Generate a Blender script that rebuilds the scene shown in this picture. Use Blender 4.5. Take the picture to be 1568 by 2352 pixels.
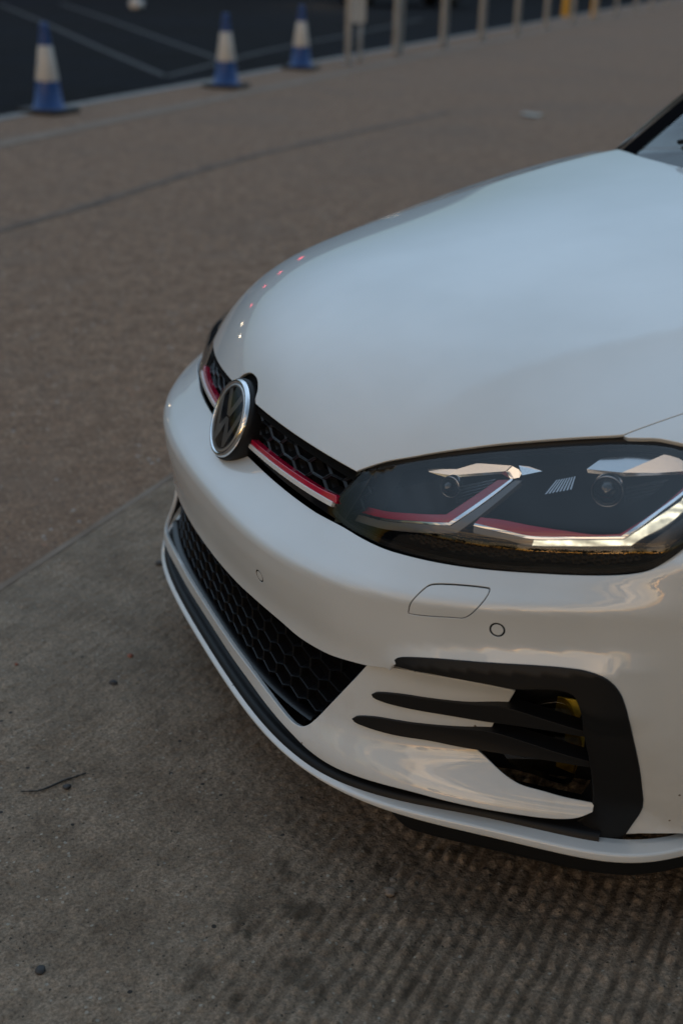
import bpy, bmesh, math, random
import numpy as np
from mathutils import Vector, Matrix
from mathutils.geometry import delaunay_2d_cdt
for _o in list(bpy.data.objects): bpy.data.objects.remove(_o)
SC = bpy.context.scene
# ---------------------------------------------------------------- camera
cam = bpy.data.cameras.new('camera'); CAM = bpy.data.objects.new('camera', cam); SC.collection.objects.link(CAM)
CAM.location = (0.64241, 2.04330, 1.42073)
CAM.rotation_euler = (1.149703, -0.028557, 2.748472)
cam.sensor_fit = 'VERTICAL'; cam.sensor_height = 36.0; cam.sensor_width = 24.0
cam.lens = 2887.34 / 2352 * 36
cam.clip_start = .05; cam.clip_end = 3000
cam.dof.use_dof = True; cam.dof.focus_distance = 2.03; cam.dof.aperture_fstop = 2.7
SC.camera = CAM
# ---------------------------------------------------------------- dusk sky
SUN_AZ, SUN_EL = math.radians(40), math.radians(3.0)     # azimuth from +x towards +y
SKYK = .36; VEIL = (1.74, 2.38, 3.12, 1); WARM = (5.6, 3.8, 2.15, 1)
w = bpy.data.worlds.new('World'); SC.world = w; w.use_nodes = True
nt = w.node_tree; N = nt.nodes; Lk = nt.links; N.clear()
sky = N.new('ShaderNodeTexSky'); sky.sky_type = 'NISHITA'; sky.sun_disc = False
sky.sun_elevation = SUN_EL; sky.sun_rotation = math.radians(90) - SUN_AZ
sky.air_density = 1.0; sky.dust_density = 0.7; sky.ozone_density = 2.0; sky.altitude = 50
bg = N.new('ShaderNodeBackground'); bg.inputs['Strength'].default_value = .15
out = N.new('ShaderNodeOutputWorld')
# a pale high veil over the clear dusk sky, and warm broken cloud low towards the sunset
def nn(t, **k):
    n = N.new(t)
    for a, b in k.items(): setattr(n, a, b)
    return n
def mth(op, a, b=None, clamp=False):
    n = nn('ShaderNodeMath', operation=op, use_clamp=clamp)
    for i_, v in enumerate((a, b)):
        if v is None: continue
        if isinstance(v, (int, float)): n.inputs[i_].default_value = v
        else: Lk.new(v, n.inputs[i_])
    return n.outputs[0]
def mrange(v, a, b, c=0., d=1.):
    n = nn('ShaderNodeMapRange', interpolation_type='SMOOTHSTEP'); Lk.new(v, n.inputs[0])
    for i_, x in enumerate((a, b, c, d)): n.inputs[i_ + 1].default_value = x
    return n.outputs[0]
def mixc(f, a, b):
    n = nn('ShaderNodeMix', data_type='RGBA'); Lk.new(f, n.inputs[0])
    for k, v in ((6, a), (7, b)):
        if isinstance(v, tuple): n.inputs[k].default_value = v
        else: Lk.new(v, n.inputs[k])
    return n.outputs[2]
tc = nn('ShaderNodeTexCoord'); sx = nn('ShaderNodeSeparateXYZ'); Lk.new(tc.outputs['Generated'], sx.inputs[0])
def cloud(scale, sc, lo, hi, det=8):
    mp = nn('ShaderNodeMapping'); mp.inputs['Scale'].default_value = sc; Lk.new(tc.outputs['Generated'], mp.inputs['Vector'])
    z = nn('ShaderNodeTexNoise'); z.inputs['Scale'].default_value = scale; z.inputs['Detail'].default_value = det; z.inputs['Roughness'].default_value = .6; Lk.new(mp.outputs[0], z.inputs['Vector'])
    return mrange(z.outputs[0], lo, hi)
up = sx.outputs[2]
dim = nn('ShaderNodeMix', data_type='RGBA', blend_type='MULTIPLY'); dim.inputs[0].default_value = 1; dim.inputs[7].default_value = (SKYK, SKYK, SKYK, 1); Lk.new(sky.outputs[0], dim.inputs[6])
veil = mth('MULTIPLY', mrange(up, .05, .55), mth('ADD', mth('MULTIPLY', cloud(1.6, (1, 1, 1.5), .3, .7), .3), .62))
ed = nn('ShaderNodeVectorMath', operation='DOT_PRODUCT'); Lk.new(tc.outputs['Generated'], ed.inputs[0]); ed.inputs[1].default_value = (-.25, -.97, 0)
VN = nn('ShaderNodeMix', data_type='RGBA', blend_type='MULTIPLY'); VN.inputs[0].default_value = 1; VN.inputs[6].default_value = VEIL; Lk.new(mrange(ed.outputs['Value'], -.75, .45, .34, 1.28), VN.inputs[7])
c1 = mixc(veil, dim.outputs[2], VN.outputs[2])
sd = nn('ShaderNodeVectorMath', operation='DOT_PRODUCT'); Lk.new(tc.outputs['Generated'], sd.inputs[0]); sd.inputs[1].default_value = (math.cos(SUN_AZ), math.sin(SUN_AZ), .05)
low = mth('MULTIPLY', mrange(up, .01, .06), mrange(up, .80, .34))
warm = mth('MULTIPLY', mth('MULTIPLY', low, mrange(sd.outputs['Value'], .42, .86)), cloud(2.6, (1.1, 1.1, 7.), .47, .62, 4))
c2 = mixc(warm, c1, WARM)
Lk.new(c2, bg.inputs['Color']); Lk.new(bg.outputs[0], out.inputs['Surface'])
sun = bpy.data.lights.new('sun', 'SUN'); SUN = bpy.data.objects.new('sun', sun); SC.collection.objects.link(SUN)
sun.energy = .06; sun.angle = math.radians(25); sun.color = (1.0, .80, .62)
_d = Vector((math.cos(SUN_AZ) * math.cos(math.radians(12)), math.sin(SUN_AZ) * math.cos(math.radians(12)), math.sin(math.radians(12))))
SUN.rotation_euler = _d.to_track_quat('Z', 'Y').to_euler()
SC.view_settings.view_transform = 'Standard'; SC.view_settings.look = 'None'
SC.view_settings.exposure = 1.16; SC.view_settings.gamma = 1.0
SC.cycles.max_bounces = 8; SC.cycles.transparent_max_bounces = 12
try:
    SC.cycles.use_denoising = True
except Exception: pass
import math
import numpy as np
def evenfit(pts, deg=4, w0=None):
    """r(theta) of a plan curve about the axis x=-1, as an even polynomial (smooth and symmetric)."""
    a = np.array(pts, float); th = np.arctan2(a[:, 1], a[:, 0] + 1.0); r = np.hypot(a[:, 0] + 1.0, a[:, 1])
    A = np.stack([th ** (2 * k) for k in range(deg + 1)], 1)
    cr = np.linalg.lstsq(A, r, rcond=None)[0]
    cz = np.linalg.lstsq(A, a[:, 2], rcond=None)[0] if a.shape[1] > 2 else None
    return cr, cz
def ev(c, th):
    t2 = np.asarray(th, float) ** 2
    s = np.zeros_like(t2)
    for k in range(len(c) - 1, -1, -1): s = s * t2 + c[k]
    return s
def Z(pts, z): return [(p[0], p[1], z) for p in pts]
ROW_TOP = [(-.022,0,.590),(-.027,.13,.590),(-.036,.2,.590),(-.050,.3,.590),(-.070,.39,.590),(-.097,.492,.592),(-.125,.545,.597),(-.158,.588,.602),(-.194,.632,.608),(-.242,.676,.615),(-.283,.718,.625),(-.320,.757,.637),(-.36,.80,.655),(-.42,.845,.69),(-.52,.872,.72)]
ROW_CR = [(.056,0,.530),(.053,.12,.530),(.046,.21,.530),(.036,.272,.530),(.017,.372,.530),(-.010,.445,.532),(-.04,.50,.538),(-.105,.59,.550),(-.18,.67,.565),(-.26,.745,.580),(-.35,.81,.595),(-.42,.845,.60),(-.52,.872,.61)]
ROW_MID = [(.043,0),(.040,.08),(.033,.17),(.022,.25),(.008,.325),(-.012,.40),(-.032,.46),(-.055,.52),(-.11,.60),(-.19,.69),(-.27,.758),(-.36,.82),(-.44,.852),(-.52,.872)]
ROW_LOW = [(.035,0),(.033,.121),(.029,.207),(.024,.281),(.016,.347),(.004,.407),(-.012,.45),(-.035,.50),(-.10,.59),(-.20,.68),(-.29,.745),(-.37,.79),(-.44,.825),(-.52,.855)]
ROW_LIP = [(.050,0),(.047,.15),(.040,.25),(.024,.38),(.002,.475),(-.035,.53),(-.105,.62),(-.165,.675),(-.215,.725),(-.28,.78),(-.33,.812),(-.41,.845),(-.52,.868)]
R_TOP = evenfit(ROW_TOP, 5); R_CR = evenfit(ROW_CR); R_MID = evenfit(Z(ROW_MID, .41)); R_LOW = evenfit(Z(ROW_LOW, .22)); R_LIP = evenfit(Z(ROW_LIP, .18), 6)
def pchip(zk, rk, z):
    """monotone cubic through per-column knots; zk, rk: (K, N) increasing in z, z: (N,)"""
    K, N = zk.shape
    h = np.diff(zk, axis=0); d = np.diff(rk, axis=0) / h
    m = np.zeros((K, N)); m[0] = d[0]; m[-1] = d[-1]
    s = d[:-1] * d[1:] > 0
    w1 = 2 * h[1:] + h[:-1]; w2 = h[1:] + 2 * h[:-1]
    with np.errstate(divide='ignore', invalid='ignore'):
        mm = (w1 + w2) / (w1 / d[:-1] + w2 / d[1:])
    m[1:-1] = np.where(s, np.nan_to_num(mm), 0)
    i = np.clip((z[None, :] >= zk).sum(0) - 1, 0, K - 2); n = np.arange(N)
    hh = h[i, n]; t = (z - zk[i, n]) / hh
    out = (2*t**3-3*t**2+1)*rk[i,n] + (t**3-2*t**2+t)*hh*m[i,n] + (-2*t**3+3*t**2)*rk[i+1,n] + (t**3-t**2)*hh*m[i+1,n]
    out = np.where(t < 0, rk[i,n] + m[i,n]*(z-zk[i,n]), out)
    return np.where(t > 1, rk[i+1,n] + m[i+1,n]*(z-zk[i+1,n]), out)
def sstep(x, a=0., b=1.):
    t = np.clip((x - a) / (b - a), 0, 1); return t * t * (3 - 2 * t)
def bumper_r(th, z):
    th = np.abs(th)
    rt, zt = ev(R_TOP[0], th), ev(R_TOP[1], th); rc, zc = ev(R_CR[0], th), ev(R_CR[1], th)
    rm, rl = ev(R_MID[0], th), ev(R_LOW[0], th)
    o = np.ones_like(th)
    zk = np.stack([.15*o, .22*o, .29*o, .41*o, .47*o, zc-.028, zc, zt+(zc-zt)*.90, zt+(zc-zt)*.42, zt, zt+.03])
    rk = np.stack([rl-.004, rl, rl+(rm-rl)*.55, rm, rm+(rc-rm)*.62, rc-.001, rc, rt+(rc-rt)*.965, rt+(rc-rt)*.47, rt, rt-.040])
    out = 0
    for d, w in ((-.005, .1), (-.0025, .2), (0, .4), (.0025, .2), (.005, .1)): out = out + w * pchip(zk, rk, z + d)
    # pressed shelf above the black trim
    zf = np.interp(th, [.50, .5313, .5537, .6225, .7174, .8085, .8975, 1.2], [.415, .4526, .4694, .4902, .5109, .525, .5398, .56])
    k = .5 * ((zf - z) + np.sqrt((zf - z) ** 2 + .0025 ** 2))
    return out + .012 * np.clip(k / .032, 0, 1) * sstep(th, .515, .60) * (1 - sstep(th, .84, .94)) * sstep(z, .40, .44)
def SB(u, v):
    """bumper face: u = angle round the nose, v = height"""
    r = bumper_r(u, v); return np.stack([-1 + r * np.cos(u), r * np.sin(u), v], -1)
def recess(th, z):
    th = np.abs(th)
    a = sstep(th, .46, .86)                       # deeper towards the fog lamp
    zl = .232 + .0*th
    b = sstep(z, .215, .335)
    return .062 * a * b + .006 * b * sstep(th, .38, .5) - .013 * (1 - sstep(z, .225, .30)) * sstep(th, .20, .42)
def SI(u, v):
    """lower bumper insert: the scooped panel inside the C-shaped trim"""
    r = bumper_r(u, v) - recess(u, v); return np.stack([-1 + r * np.cos(u), r * np.sin(u), v], -1)
# bonnet and wing: a height field over plan
def edge_x(y):
    y = np.abs(y); return .038 + .067 * (y / .395) ** 2.2
def crease_y(x): return .405 + .19 * sstep(-x, .05, 1.3) ** .8
def HZ(x, y):
    ay = np.abs(y); s = -x - edge_x(ay); s2 = np.maximum(s, 0)
    z = .690 + .1356 * (1 - np.exp(-np.maximum(s, -.03) / .0899)) + .316 * (1 - np.exp(-s2 / 1.2625))
    q = ay - crease_y(x)
    sp = .5 * (q + np.sqrt(q * q + .006 ** 2))
    return z - .025 * (1 - np.exp(-sp / .10)) * sstep(-x, .1, .30) + .2297 * (edge_x(ay) - .038) * sstep(-x, .3, 1.2) - .0366 * (ay / .6) ** 2
def SH(u, v):
    return np.stack([u, v, HZ(u, v)], -1)
# the band between bonnet edge and bumper: grille and headlamps
BT = np.array([(0,.962,.690),(.1,.964,.690),(.2,.967,.689),(.3,.970,.688)] + [(math.atan2(y, x+1), math.hypot(x+1, y), float(HZ(np.array(x), np.array(y))) - .006) for x, y in ((-.1084,.3863),(-.1633,.45),(-.215,.4973),(-.2686,.5377),(-.3219,.5762),(-.3619,.6037),(-.3938,.6252),(-.4274,.6495),(-.4517,.6703),(-.4662,.6873))] + [(.985,.885,.789),(1.06,.912,.783),(1.16,.945,.772)])
BB = np.array([(th, float(ev(R_TOP[0], th)), float(ev(R_TOP[1], th))) for th in (0,.1,.2,.3,.4,.5,.6,.7,.78,.85,.90)] + [(.96,.995,.690),(1.03,.985,.722),(1.10,.972,.750),(1.16,.955,.772)])
def sp1(tab, k, t):
    x = tab[:, 0]; o = np.ones_like(t)
    return pchip(x[:, None] * o[None, :], tab[:, k][:, None] * o[None, :], t)
def band(th, z, inset=0.):
    sh = np.shape(th); a = np.abs(np.ravel(th)); zz = np.ravel(z)
    rt, zt, rb, zb = sp1(BT, 1, a), sp1(BT, 2, a), sp1(BB, 1, a), sp1(BB, 2, a)
    u = np.clip((zz - zb) / (zt - zb), 0, 1); k = sstep(a, .38, .58)
    g = lambda w: .5 * ((w - .36) + np.sqrt((w - .36) ** 2 + .14 ** 2))
    f = (1 - k) * u + k * (g(u) - g(0.)) / (g(1.) - g(0.))
    return (rb + (rt - rb) * f - inset).reshape(sh)
def SG(u, v, inset=0.):
    r = band(u, v, inset); return np.stack([-1 + r * np.cos(u), r * np.sin(u), v], -1)
O = {
 'grille_top': [[(0.0793,0.4005),(0.1685,0.4028),(0.2465,0.4045),(0.3159,0.4028),(0.3631,0.3979),(0.4052,0.3979),(0.4368,0.3998),(0.4661,0.4048),(0.4907,0.4096),(0.5098,0.4134)]],
 'seam': [[(0.5111,0.4136),(0.5276,0.4184),(0.5437,0.4244)]],
 'trim_outer': [[(0.5437,0.4244),(0.5471,0.4331),(0.5532,0.4417),(0.5683,0.4533),(0.6107,0.4677),(0.6914,0.4837),(0.7527,0.4937),(0.798,0.4989),(0.8283,0.4996),(0.8531,0.4927),(0.8698,0.4761),(0.8815,0.451),(0.8956,0.4029),(0.9112,0.3459),(0.9237,0.2835)],[(0.9237,0.2835),(0.9246,0.266),(0.9218,0.2498),(0.9028,0.1947)]],
 'trim_inner': [[(0.5437,0.4244),(0.5974,0.4405),(0.6479,0.4474),(0.696,0.451),(0.7365,0.4526),(0.7724,0.4604),(0.7964,0.4627),(0.8135,0.4588),(0.8223,0.4478),(0.8277,0.4295),(0.8337,0.3937),(0.8408,0.3659),(0.8483,0.3323),(0.8548,0.2924),(0.8575,0.2684),(0.8554,0.2367),(0.8393,0.2128),(0.817,0.2026)]],
 'tow': [[(0.5723,0.5316),(0.5751,0.5472),(0.5884,0.5712),(0.5953,0.5768),(0.6697,0.5905),(0.6803,0.5902),(0.6811,0.5831),(0.6663,0.5545),(0.6536,0.5425),(0.639,0.5394),(0.579,0.5278),(0.5731,0.5282),(0.5723,0.5316)]],
 'pdc': [[(0.2648,0.4654),(0.7005,0.5359)]],
 'flare': [[(0.511,0.4294),(0.5313,0.4527),(0.5538,0.4695),(0.6227,0.4904),(0.7175,0.5111),(0.8086,0.5253),(0.8975,0.5399)]],
 'lowline': [[(0.9096,0.2091),(0.9917,0.2222)]],
 'hole': [[(0.5042,0.4073),(0.4872,0.3798),(0.4605,0.3383),(0.4335,0.2956),(0.4197,0.2732)],[(0.4197,0.2732),(0.4128,0.2643),(0.4027,0.258),(0.3874,0.2531),(0.3664,0.2525)],[(0.3664,0.2525),(0.3267,0.2561),(0.269,0.2587),(0.2022,0.2591),(0.1257,0.2598),(0.0348,0.257)]],
 'insert_bottom': [[(0.029,0.2327),(0.123,0.2345),(0.203,0.2334),(0.2744,0.2356),(0.3341,0.2356),(0.3825,0.2304),(0.4012,0.2263),(0.422,0.2167),(0.4493,0.2135),(0.4806,0.2181),(0.5151,0.2231),(0.5549,0.2273),(0.5845,0.2286)],[(0.6086,0.2332),(0.6753,0.2324),(0.7401,0.2286),(0.7885,0.225),(0.8169,0.2297),(0.838,0.2389),(0.8565,0.2535)]],
 'fog_open': [[(0.8564,0.254),(0.8147,0.2572),(0.781,0.2617),(0.7472,0.2666),(0.7216,0.2765),(0.6982,0.29),(0.6772,0.3037)],[(0.6906,0.3402),(0.6947,0.3536)],[(0.7103,0.3884),(0.7217,0.4168)]],
 'insert_top': [[(0.7217,0.4168),(0.6816,0.423),(0.6342,0.4255),(0.5846,0.4231),(0.5353,0.4146),(0.5209,0.4108),(0.5035,0.4066)]],
 'fin1': [[(0.516,0.3607),(0.5215,0.3656),(0.5594,0.3758),(0.6004,0.3802),(0.657,0.3853),(0.714,0.3939),(0.7686,0.3903),(0.8318,0.3829)],[(0.8326,0.3747),(0.7867,0.3735),(0.7363,0.3684),(0.6854,0.3625),(0.6183,0.3592),(0.5676,0.3566),(0.5316,0.3558),(0.5185,0.3575),(0.516,0.3607)]],
 'fin2': [[(0.4868,0.3056),(0.4923,0.3111),(0.5228,0.3223),(0.5864,0.3312),(0.6529,0.3395),(0.6967,0.3449),(0.7552,0.3398),(0.8448,0.3281)],[(0.8457,0.319),(0.791,0.3182),(0.7236,0.3122),(0.6562,0.3087),(0.6059,0.3087),(0.5546,0.3042),(0.5097,0.3021),(0.4913,0.3027),(0.4868,0.3056)]],
 'foglens': [[(0.7315,0.374),(0.7892,0.3951),(0.8111,0.3552),(0.8234,0.3059),(0.8164,0.2673),(0.8085,0.2382),(0.7605,0.2468),(0.7333,0.2589),(0.7129,0.2691),(0.6995,0.3115)]],
 'bt_near': [[(0.085,0.5883),(0.1738,0.5876),(0.2605,0.5888),(0.3353,0.5905),(0.3585,0.5917)]],
 'red_top': [[(0.0704,0.6301),(0.1043,0.6264),(0.1495,0.6236),(0.2003,0.6246),(0.251,0.6247),(0.2967,0.6246),(0.3376,0.6254),(0.3703,0.628)]],
 'red_bot': [[(0.0521,0.617),(0.0951,0.6153),(0.1462,0.616),(0.2028,0.6179),(0.2537,0.6183),(0.3036,0.6186),(0.3409,0.6184),(0.368,0.6194)]],
 'white_bot': [[(0.0433,0.6102),(0.0834,0.6099),(0.1355,0.611),(0.1945,0.6113),(0.2464,0.6121),(0.2932,0.6127),(0.3358,0.6121),(0.3638,0.6113)]],
 'inner_edge': [[(0.4089,0.6862),(0.3879,0.6522),(0.3704,0.6257),(0.3633,0.5983)]],
 'hl_bot': [[(0.3576,0.5948),(0.4027,0.5906),(0.4486,0.5904),(0.498,0.5914),(0.5561,0.596),(0.6119,0.6015),(0.6634,0.6075),(0.7285,0.6165),(0.7858,0.6253),(0.8384,0.6362),(0.8683,0.6452),(0.8884,0.6543),(0.9101,0.6713),(0.9283,0.6872)]],
 'h_red1': [[(0.366,0.6113),(0.4131,0.6181),(0.4558,0.6251),(0.5226,0.6428),(0.5757,0.657)],[(0.5757,0.657),(0.6043,0.6834),(0.633,0.7091)],[(0.6532,0.7129),(0.6235,0.685),(0.5857,0.6489)],[(0.5857,0.6489),(0.5265,0.6339),(0.4614,0.6164),(0.402,0.6062),(0.3529,0.6008)]],
 'h_white1': [[(0.3523,0.5995),(0.4021,0.6059),(0.4616,0.6161),(0.5266,0.6336),(0.5843,0.6482)],[(0.5843,0.6482),(0.6233,0.6852),(0.6536,0.714)],[(0.6568,0.7135),(0.6281,0.684),(0.5879,0.6459)],[(0.5879,0.6459),(0.5276,0.6308),(0.4628,0.6134),(0.4034,0.6035),(0.3526,0.5963)]],
 'h_guide1': [[(0.3521,0.5947),(0.4041,0.6023),(0.4633,0.6122),(0.5279,0.6295),(0.5891,0.6449)],[(0.5891,0.6449),(0.6289,0.6829),(0.66,0.7135)],[(0.6707,0.7151),(0.6389,0.6795),(0.6006,0.6382)],[(0.6006,0.6382),(0.5307,0.6181),(0.4674,0.6025),(0.4089,0.5934),(0.3539,0.5871)]],
 'h_red2': [[(0.6312,0.6659),(0.6671,0.6694),(0.7101,0.6708),(0.7614,0.6732),(0.8048,0.6763),(0.84,0.6834)],[(0.84,0.6834),(0.8542,0.6942),(0.9195,0.7437)],[(0.92,0.7407),(0.8855,0.7169),(0.8436,0.6817)],[(0.8436,0.6817),(0.7794,0.6691),(0.7154,0.6585),(0.6714,0.6581),(0.6257,0.657)]],
 'h_white2': [[(0.6256,0.6573),(0.6715,0.6579),(0.7155,0.6582),(0.7794,0.6688),(0.8423,0.6815)],[(0.8423,0.6815),(0.8855,0.7169),(0.92,0.7407)],[(0.9205,0.7379),(0.8876,0.7151),(0.8457,0.6794)],[(0.8457,0.6794),(0.7799,0.6665),(0.7161,0.6551),(0.6723,0.6549),(0.6249,0.6541)]],
 'h_guide2': [[(0.6253,0.653),(0.6726,0.6538),(0.7164,0.6539),(0.7802,0.6653),(0.8462,0.6783)],[(0.8462,0.6783),(0.8881,0.713),(0.921,0.7348)],[(0.923,0.7226),(0.8982,0.7034),(0.8752,0.6877),(0.8583,0.6715)],[(0.8583,0.6715),(0.7817,0.6562),(0.7178,0.6456),(0.6743,0.646),(0.6269,0.6447)]],
 'h_chrome1a': [[(0.5046,0.6973),(0.5572,0.7087)],[(0.5572,0.7087),(0.587,0.721),(0.6446,0.7272)],[(0.6446,0.7272),(0.6604,0.7247),(0.6662,0.722),(0.6656,0.7169),(0.6529,0.7133)],[(0.6529,0.7133),(0.6355,0.717)],[(0.6355,0.717),(0.5911,0.7071),(0.551,0.6964)],[(0.551,0.6964),(0.5131,0.6927),(0.5046,0.6973)]],
 'h_chrome2a': [[(0.7665,0.7401),(0.7849,0.7536),(0.8345,0.7636),(0.8907,0.7718)],[(0.8907,0.7718),(0.9153,0.7662),(0.9171,0.7566)],[(0.9171,0.7566),(0.8765,0.7501),(0.8246,0.7408)],[(0.8246,0.7408),(0.7681,0.7367)]],
 'facets': [[[(-0.3637,0.6079,0.7339),(-0.3863,0.6095,0.7486),(-0.4256,0.6317,0.7578),(-0.4679,0.6577,0.7659),(-0.4037,0.6395,0.7356)],[(-0.4037,0.6395,0.7356),(-0.4593,0.6683,0.7709),(-0.473,0.6858,0.7623),(-0.4708,0.6917,0.7493),(-0.4413,0.6696,0.7417)],[(-0.3661,0.6044,0.7323),(-0.4037,0.6395,0.7356),(-0.4033,0.6413,0.7299),(-0.3669,0.6073,0.7271)],[(-0.4037,0.6395,0.7356),(-0.4398,0.6715,0.7426),(-0.4679,0.6953,0.7511),(-0.4676,0.6967,0.7467),(-0.4395,0.6725,0.7395),(-0.4033,0.6413,0.7299)]],[[(-0.1845,0.4456,0.6943),(-0.2171,0.4827,0.7044),(-0.2112,0.4819,0.6948),(-0.2064,0.4761,0.6939),(-0.1863,0.4505,0.691)],[(-0.2172,0.4825,0.7043),(-0.2404,0.5007,0.718),(-0.2768,0.5397,0.7243),(-0.2694,0.5371,0.7154),(-0.2368,0.5061,0.7039),(-0.2112,0.4819,0.6948)],[(-0.2794,0.5354,0.7223),(-0.2871,0.5452,0.7188),(-0.2894,0.5501,0.7142),(-0.2862,0.55,0.7079),(-0.2763,0.5421,0.7035),(-0.2721,0.5326,0.7133)],[(-0.186,0.4511,0.6913),(-0.2064,0.4762,0.6939),(-0.2112,0.4819,0.6948),(-0.2353,0.5087,0.7051),(-0.266,0.5427,0.718),(-0.2702,0.552,0.7083),(-0.2622,0.5399,0.713),(-0.2326,0.507,0.7007),(-0.206,0.4777,0.6889)]]],
 'h_ridge': [[(0.8244,0.7413),(0.8907,0.7718)],[(0.5508,0.6967),(0.5872,0.7208)],[(0.7713,0.7419),(0.8244,0.7413)],[(0.5077,0.6965),(0.5508,0.6967)]],
 'h_lens': [[(0.8055,0.7176),(0.7884,0.715),(0.8002,0.7299)],[(0.5522,0.6804),(0.5422,0.678),(0.5445,0.6899)]],
 'h_led': [[(0.8324,0.7301),(0.8438,0.7335),(0.8986,0.7477),(0.903,0.7436),(0.8725,0.7273),(0.8517,0.7153),(0.8386,0.7127)],[(0.5694,0.6877),(0.5779,0.6908),(0.6275,0.7082),(0.6313,0.7028),(0.6115,0.6848),(0.5951,0.6729),(0.5831,0.6709)]],
 'h_refl': [[(0.712,0.7027),(0.7161,0.7102),(0.7221,0.7196),(0.7518,0.7278),(0.753,0.7144)]],
 'h_comb': [[(0.5005,0.6064),(0.5732,0.6243),(0.6479,0.6333),(0.7236,0.6409),(0.8148,0.6567),(0.8747,0.6702),(0.8706,0.6524),(0.8496,0.6399),(0.7523,0.6253),(0.6501,0.6159),(0.555,0.604)]],
 'h_indic': [[(0.8758,0.6738),(0.924,0.7161),(0.9272,0.6942),(0.9169,0.6833)]],
 'h_tri': [[(0.6557,0.7286),(0.673,0.7299),(0.6963,0.7275),(0.6677,0.7197)]],
 'hltop': [[(-0.1084,0.3863),(-0.1287,0.4108),(-0.1634,0.4499),(-0.2155,0.4963),(-0.2698,0.5357),(-0.3235,0.5737),(-0.3638,0.6009),(-0.396,0.6222),(-0.4057,0.6278),(-0.4298,0.6464),(-0.4542,0.6671),(-0.4688,0.684)]],
 'shut': [[(-0.406,0.6272),(-0.4394,0.6304),(-0.4733,0.6364),(-0.4966,0.6403)]],
 'ws': [[(-1.1786,-0.5523),(-1.1544,-0.4483),(-1.1412,-0.3324),(-1.132,-0.2606)]],
 'notch': [[(-0.0398,0.0608),(-0.047,0.0506),(-0.0549,0.0283),(-0.0575,0.0079),(-0.0561,-0.0103),(-0.0523,-0.0248),(-0.0439,-0.0475)]],
}
# ---------------------------------------------------------------- materials
def mat(name, col, rough=.5, metal=0., coat=0., coat_rough=.03, spec=.5, bump=None, emit=None, vary=0., vscale=8.):
    m = bpy.data.materials.new(name); m.use_nodes = True; t = m.node_tree; b = t.nodes['Principled BSDF']
    b.inputs['Base Color'].default_value = (*col, 1); b.inputs['Roughness'].default_value = rough
    b.inputs['Metallic'].default_value = metal; b.inputs['Coat Weight'].default_value = coat
    b.inputs['Coat Roughness'].default_value = coat_rough; b.inputs['Specular IOR Level'].default_value = spec
    if emit: b.inputs['Emission Color'].default_value = (*emit[0], 1); b.inputs['Emission Strength'].default_value = emit[1]
    c = t.nodes.new('ShaderNodeTexCoord')
    if vary:
        n = t.nodes.new('ShaderNodeTexNoise'); n.inputs['Scale'].default_value = vscale; n.inputs['Detail'].default_value = 6
        r = t.nodes.new('ShaderNodeValToRGB'); r.color_ramp.elements[0].position = .3; r.color_ramp.elements[1].position = .7
        r.color_ramp.elements[0].color = (*[x * (1 - vary) for x in col], 1); r.color_ramp.elements[1].color = (*[min(1, x * (1 + vary)) for x in col], 1)
        t.links.new(c.outputs['Object'], n.inputs['Vector']); t.links.new(n.outputs[0], r.inputs[0]); t.links.new(r.outputs[0], b.inputs['Base Color'])
    if bump:
        n = t.nodes.new('ShaderNodeTexNoise'); n.inputs['Scale'].default_value = bump[0]; n.inputs['Detail'].default_value = 3
        bp = t.nodes.new('ShaderNodeBump'); bp.inputs['Strength'].default_value = bump[1]; bp.inputs['Distance'].default_value = bump[2]
        t.links.new(c.outputs['Object'], n.inputs['Vector']); t.links.new(n.outputs[0], bp.inputs['Height']); t.links.new(bp.outputs[0], b.inputs['Normal'])
    return m
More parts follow.
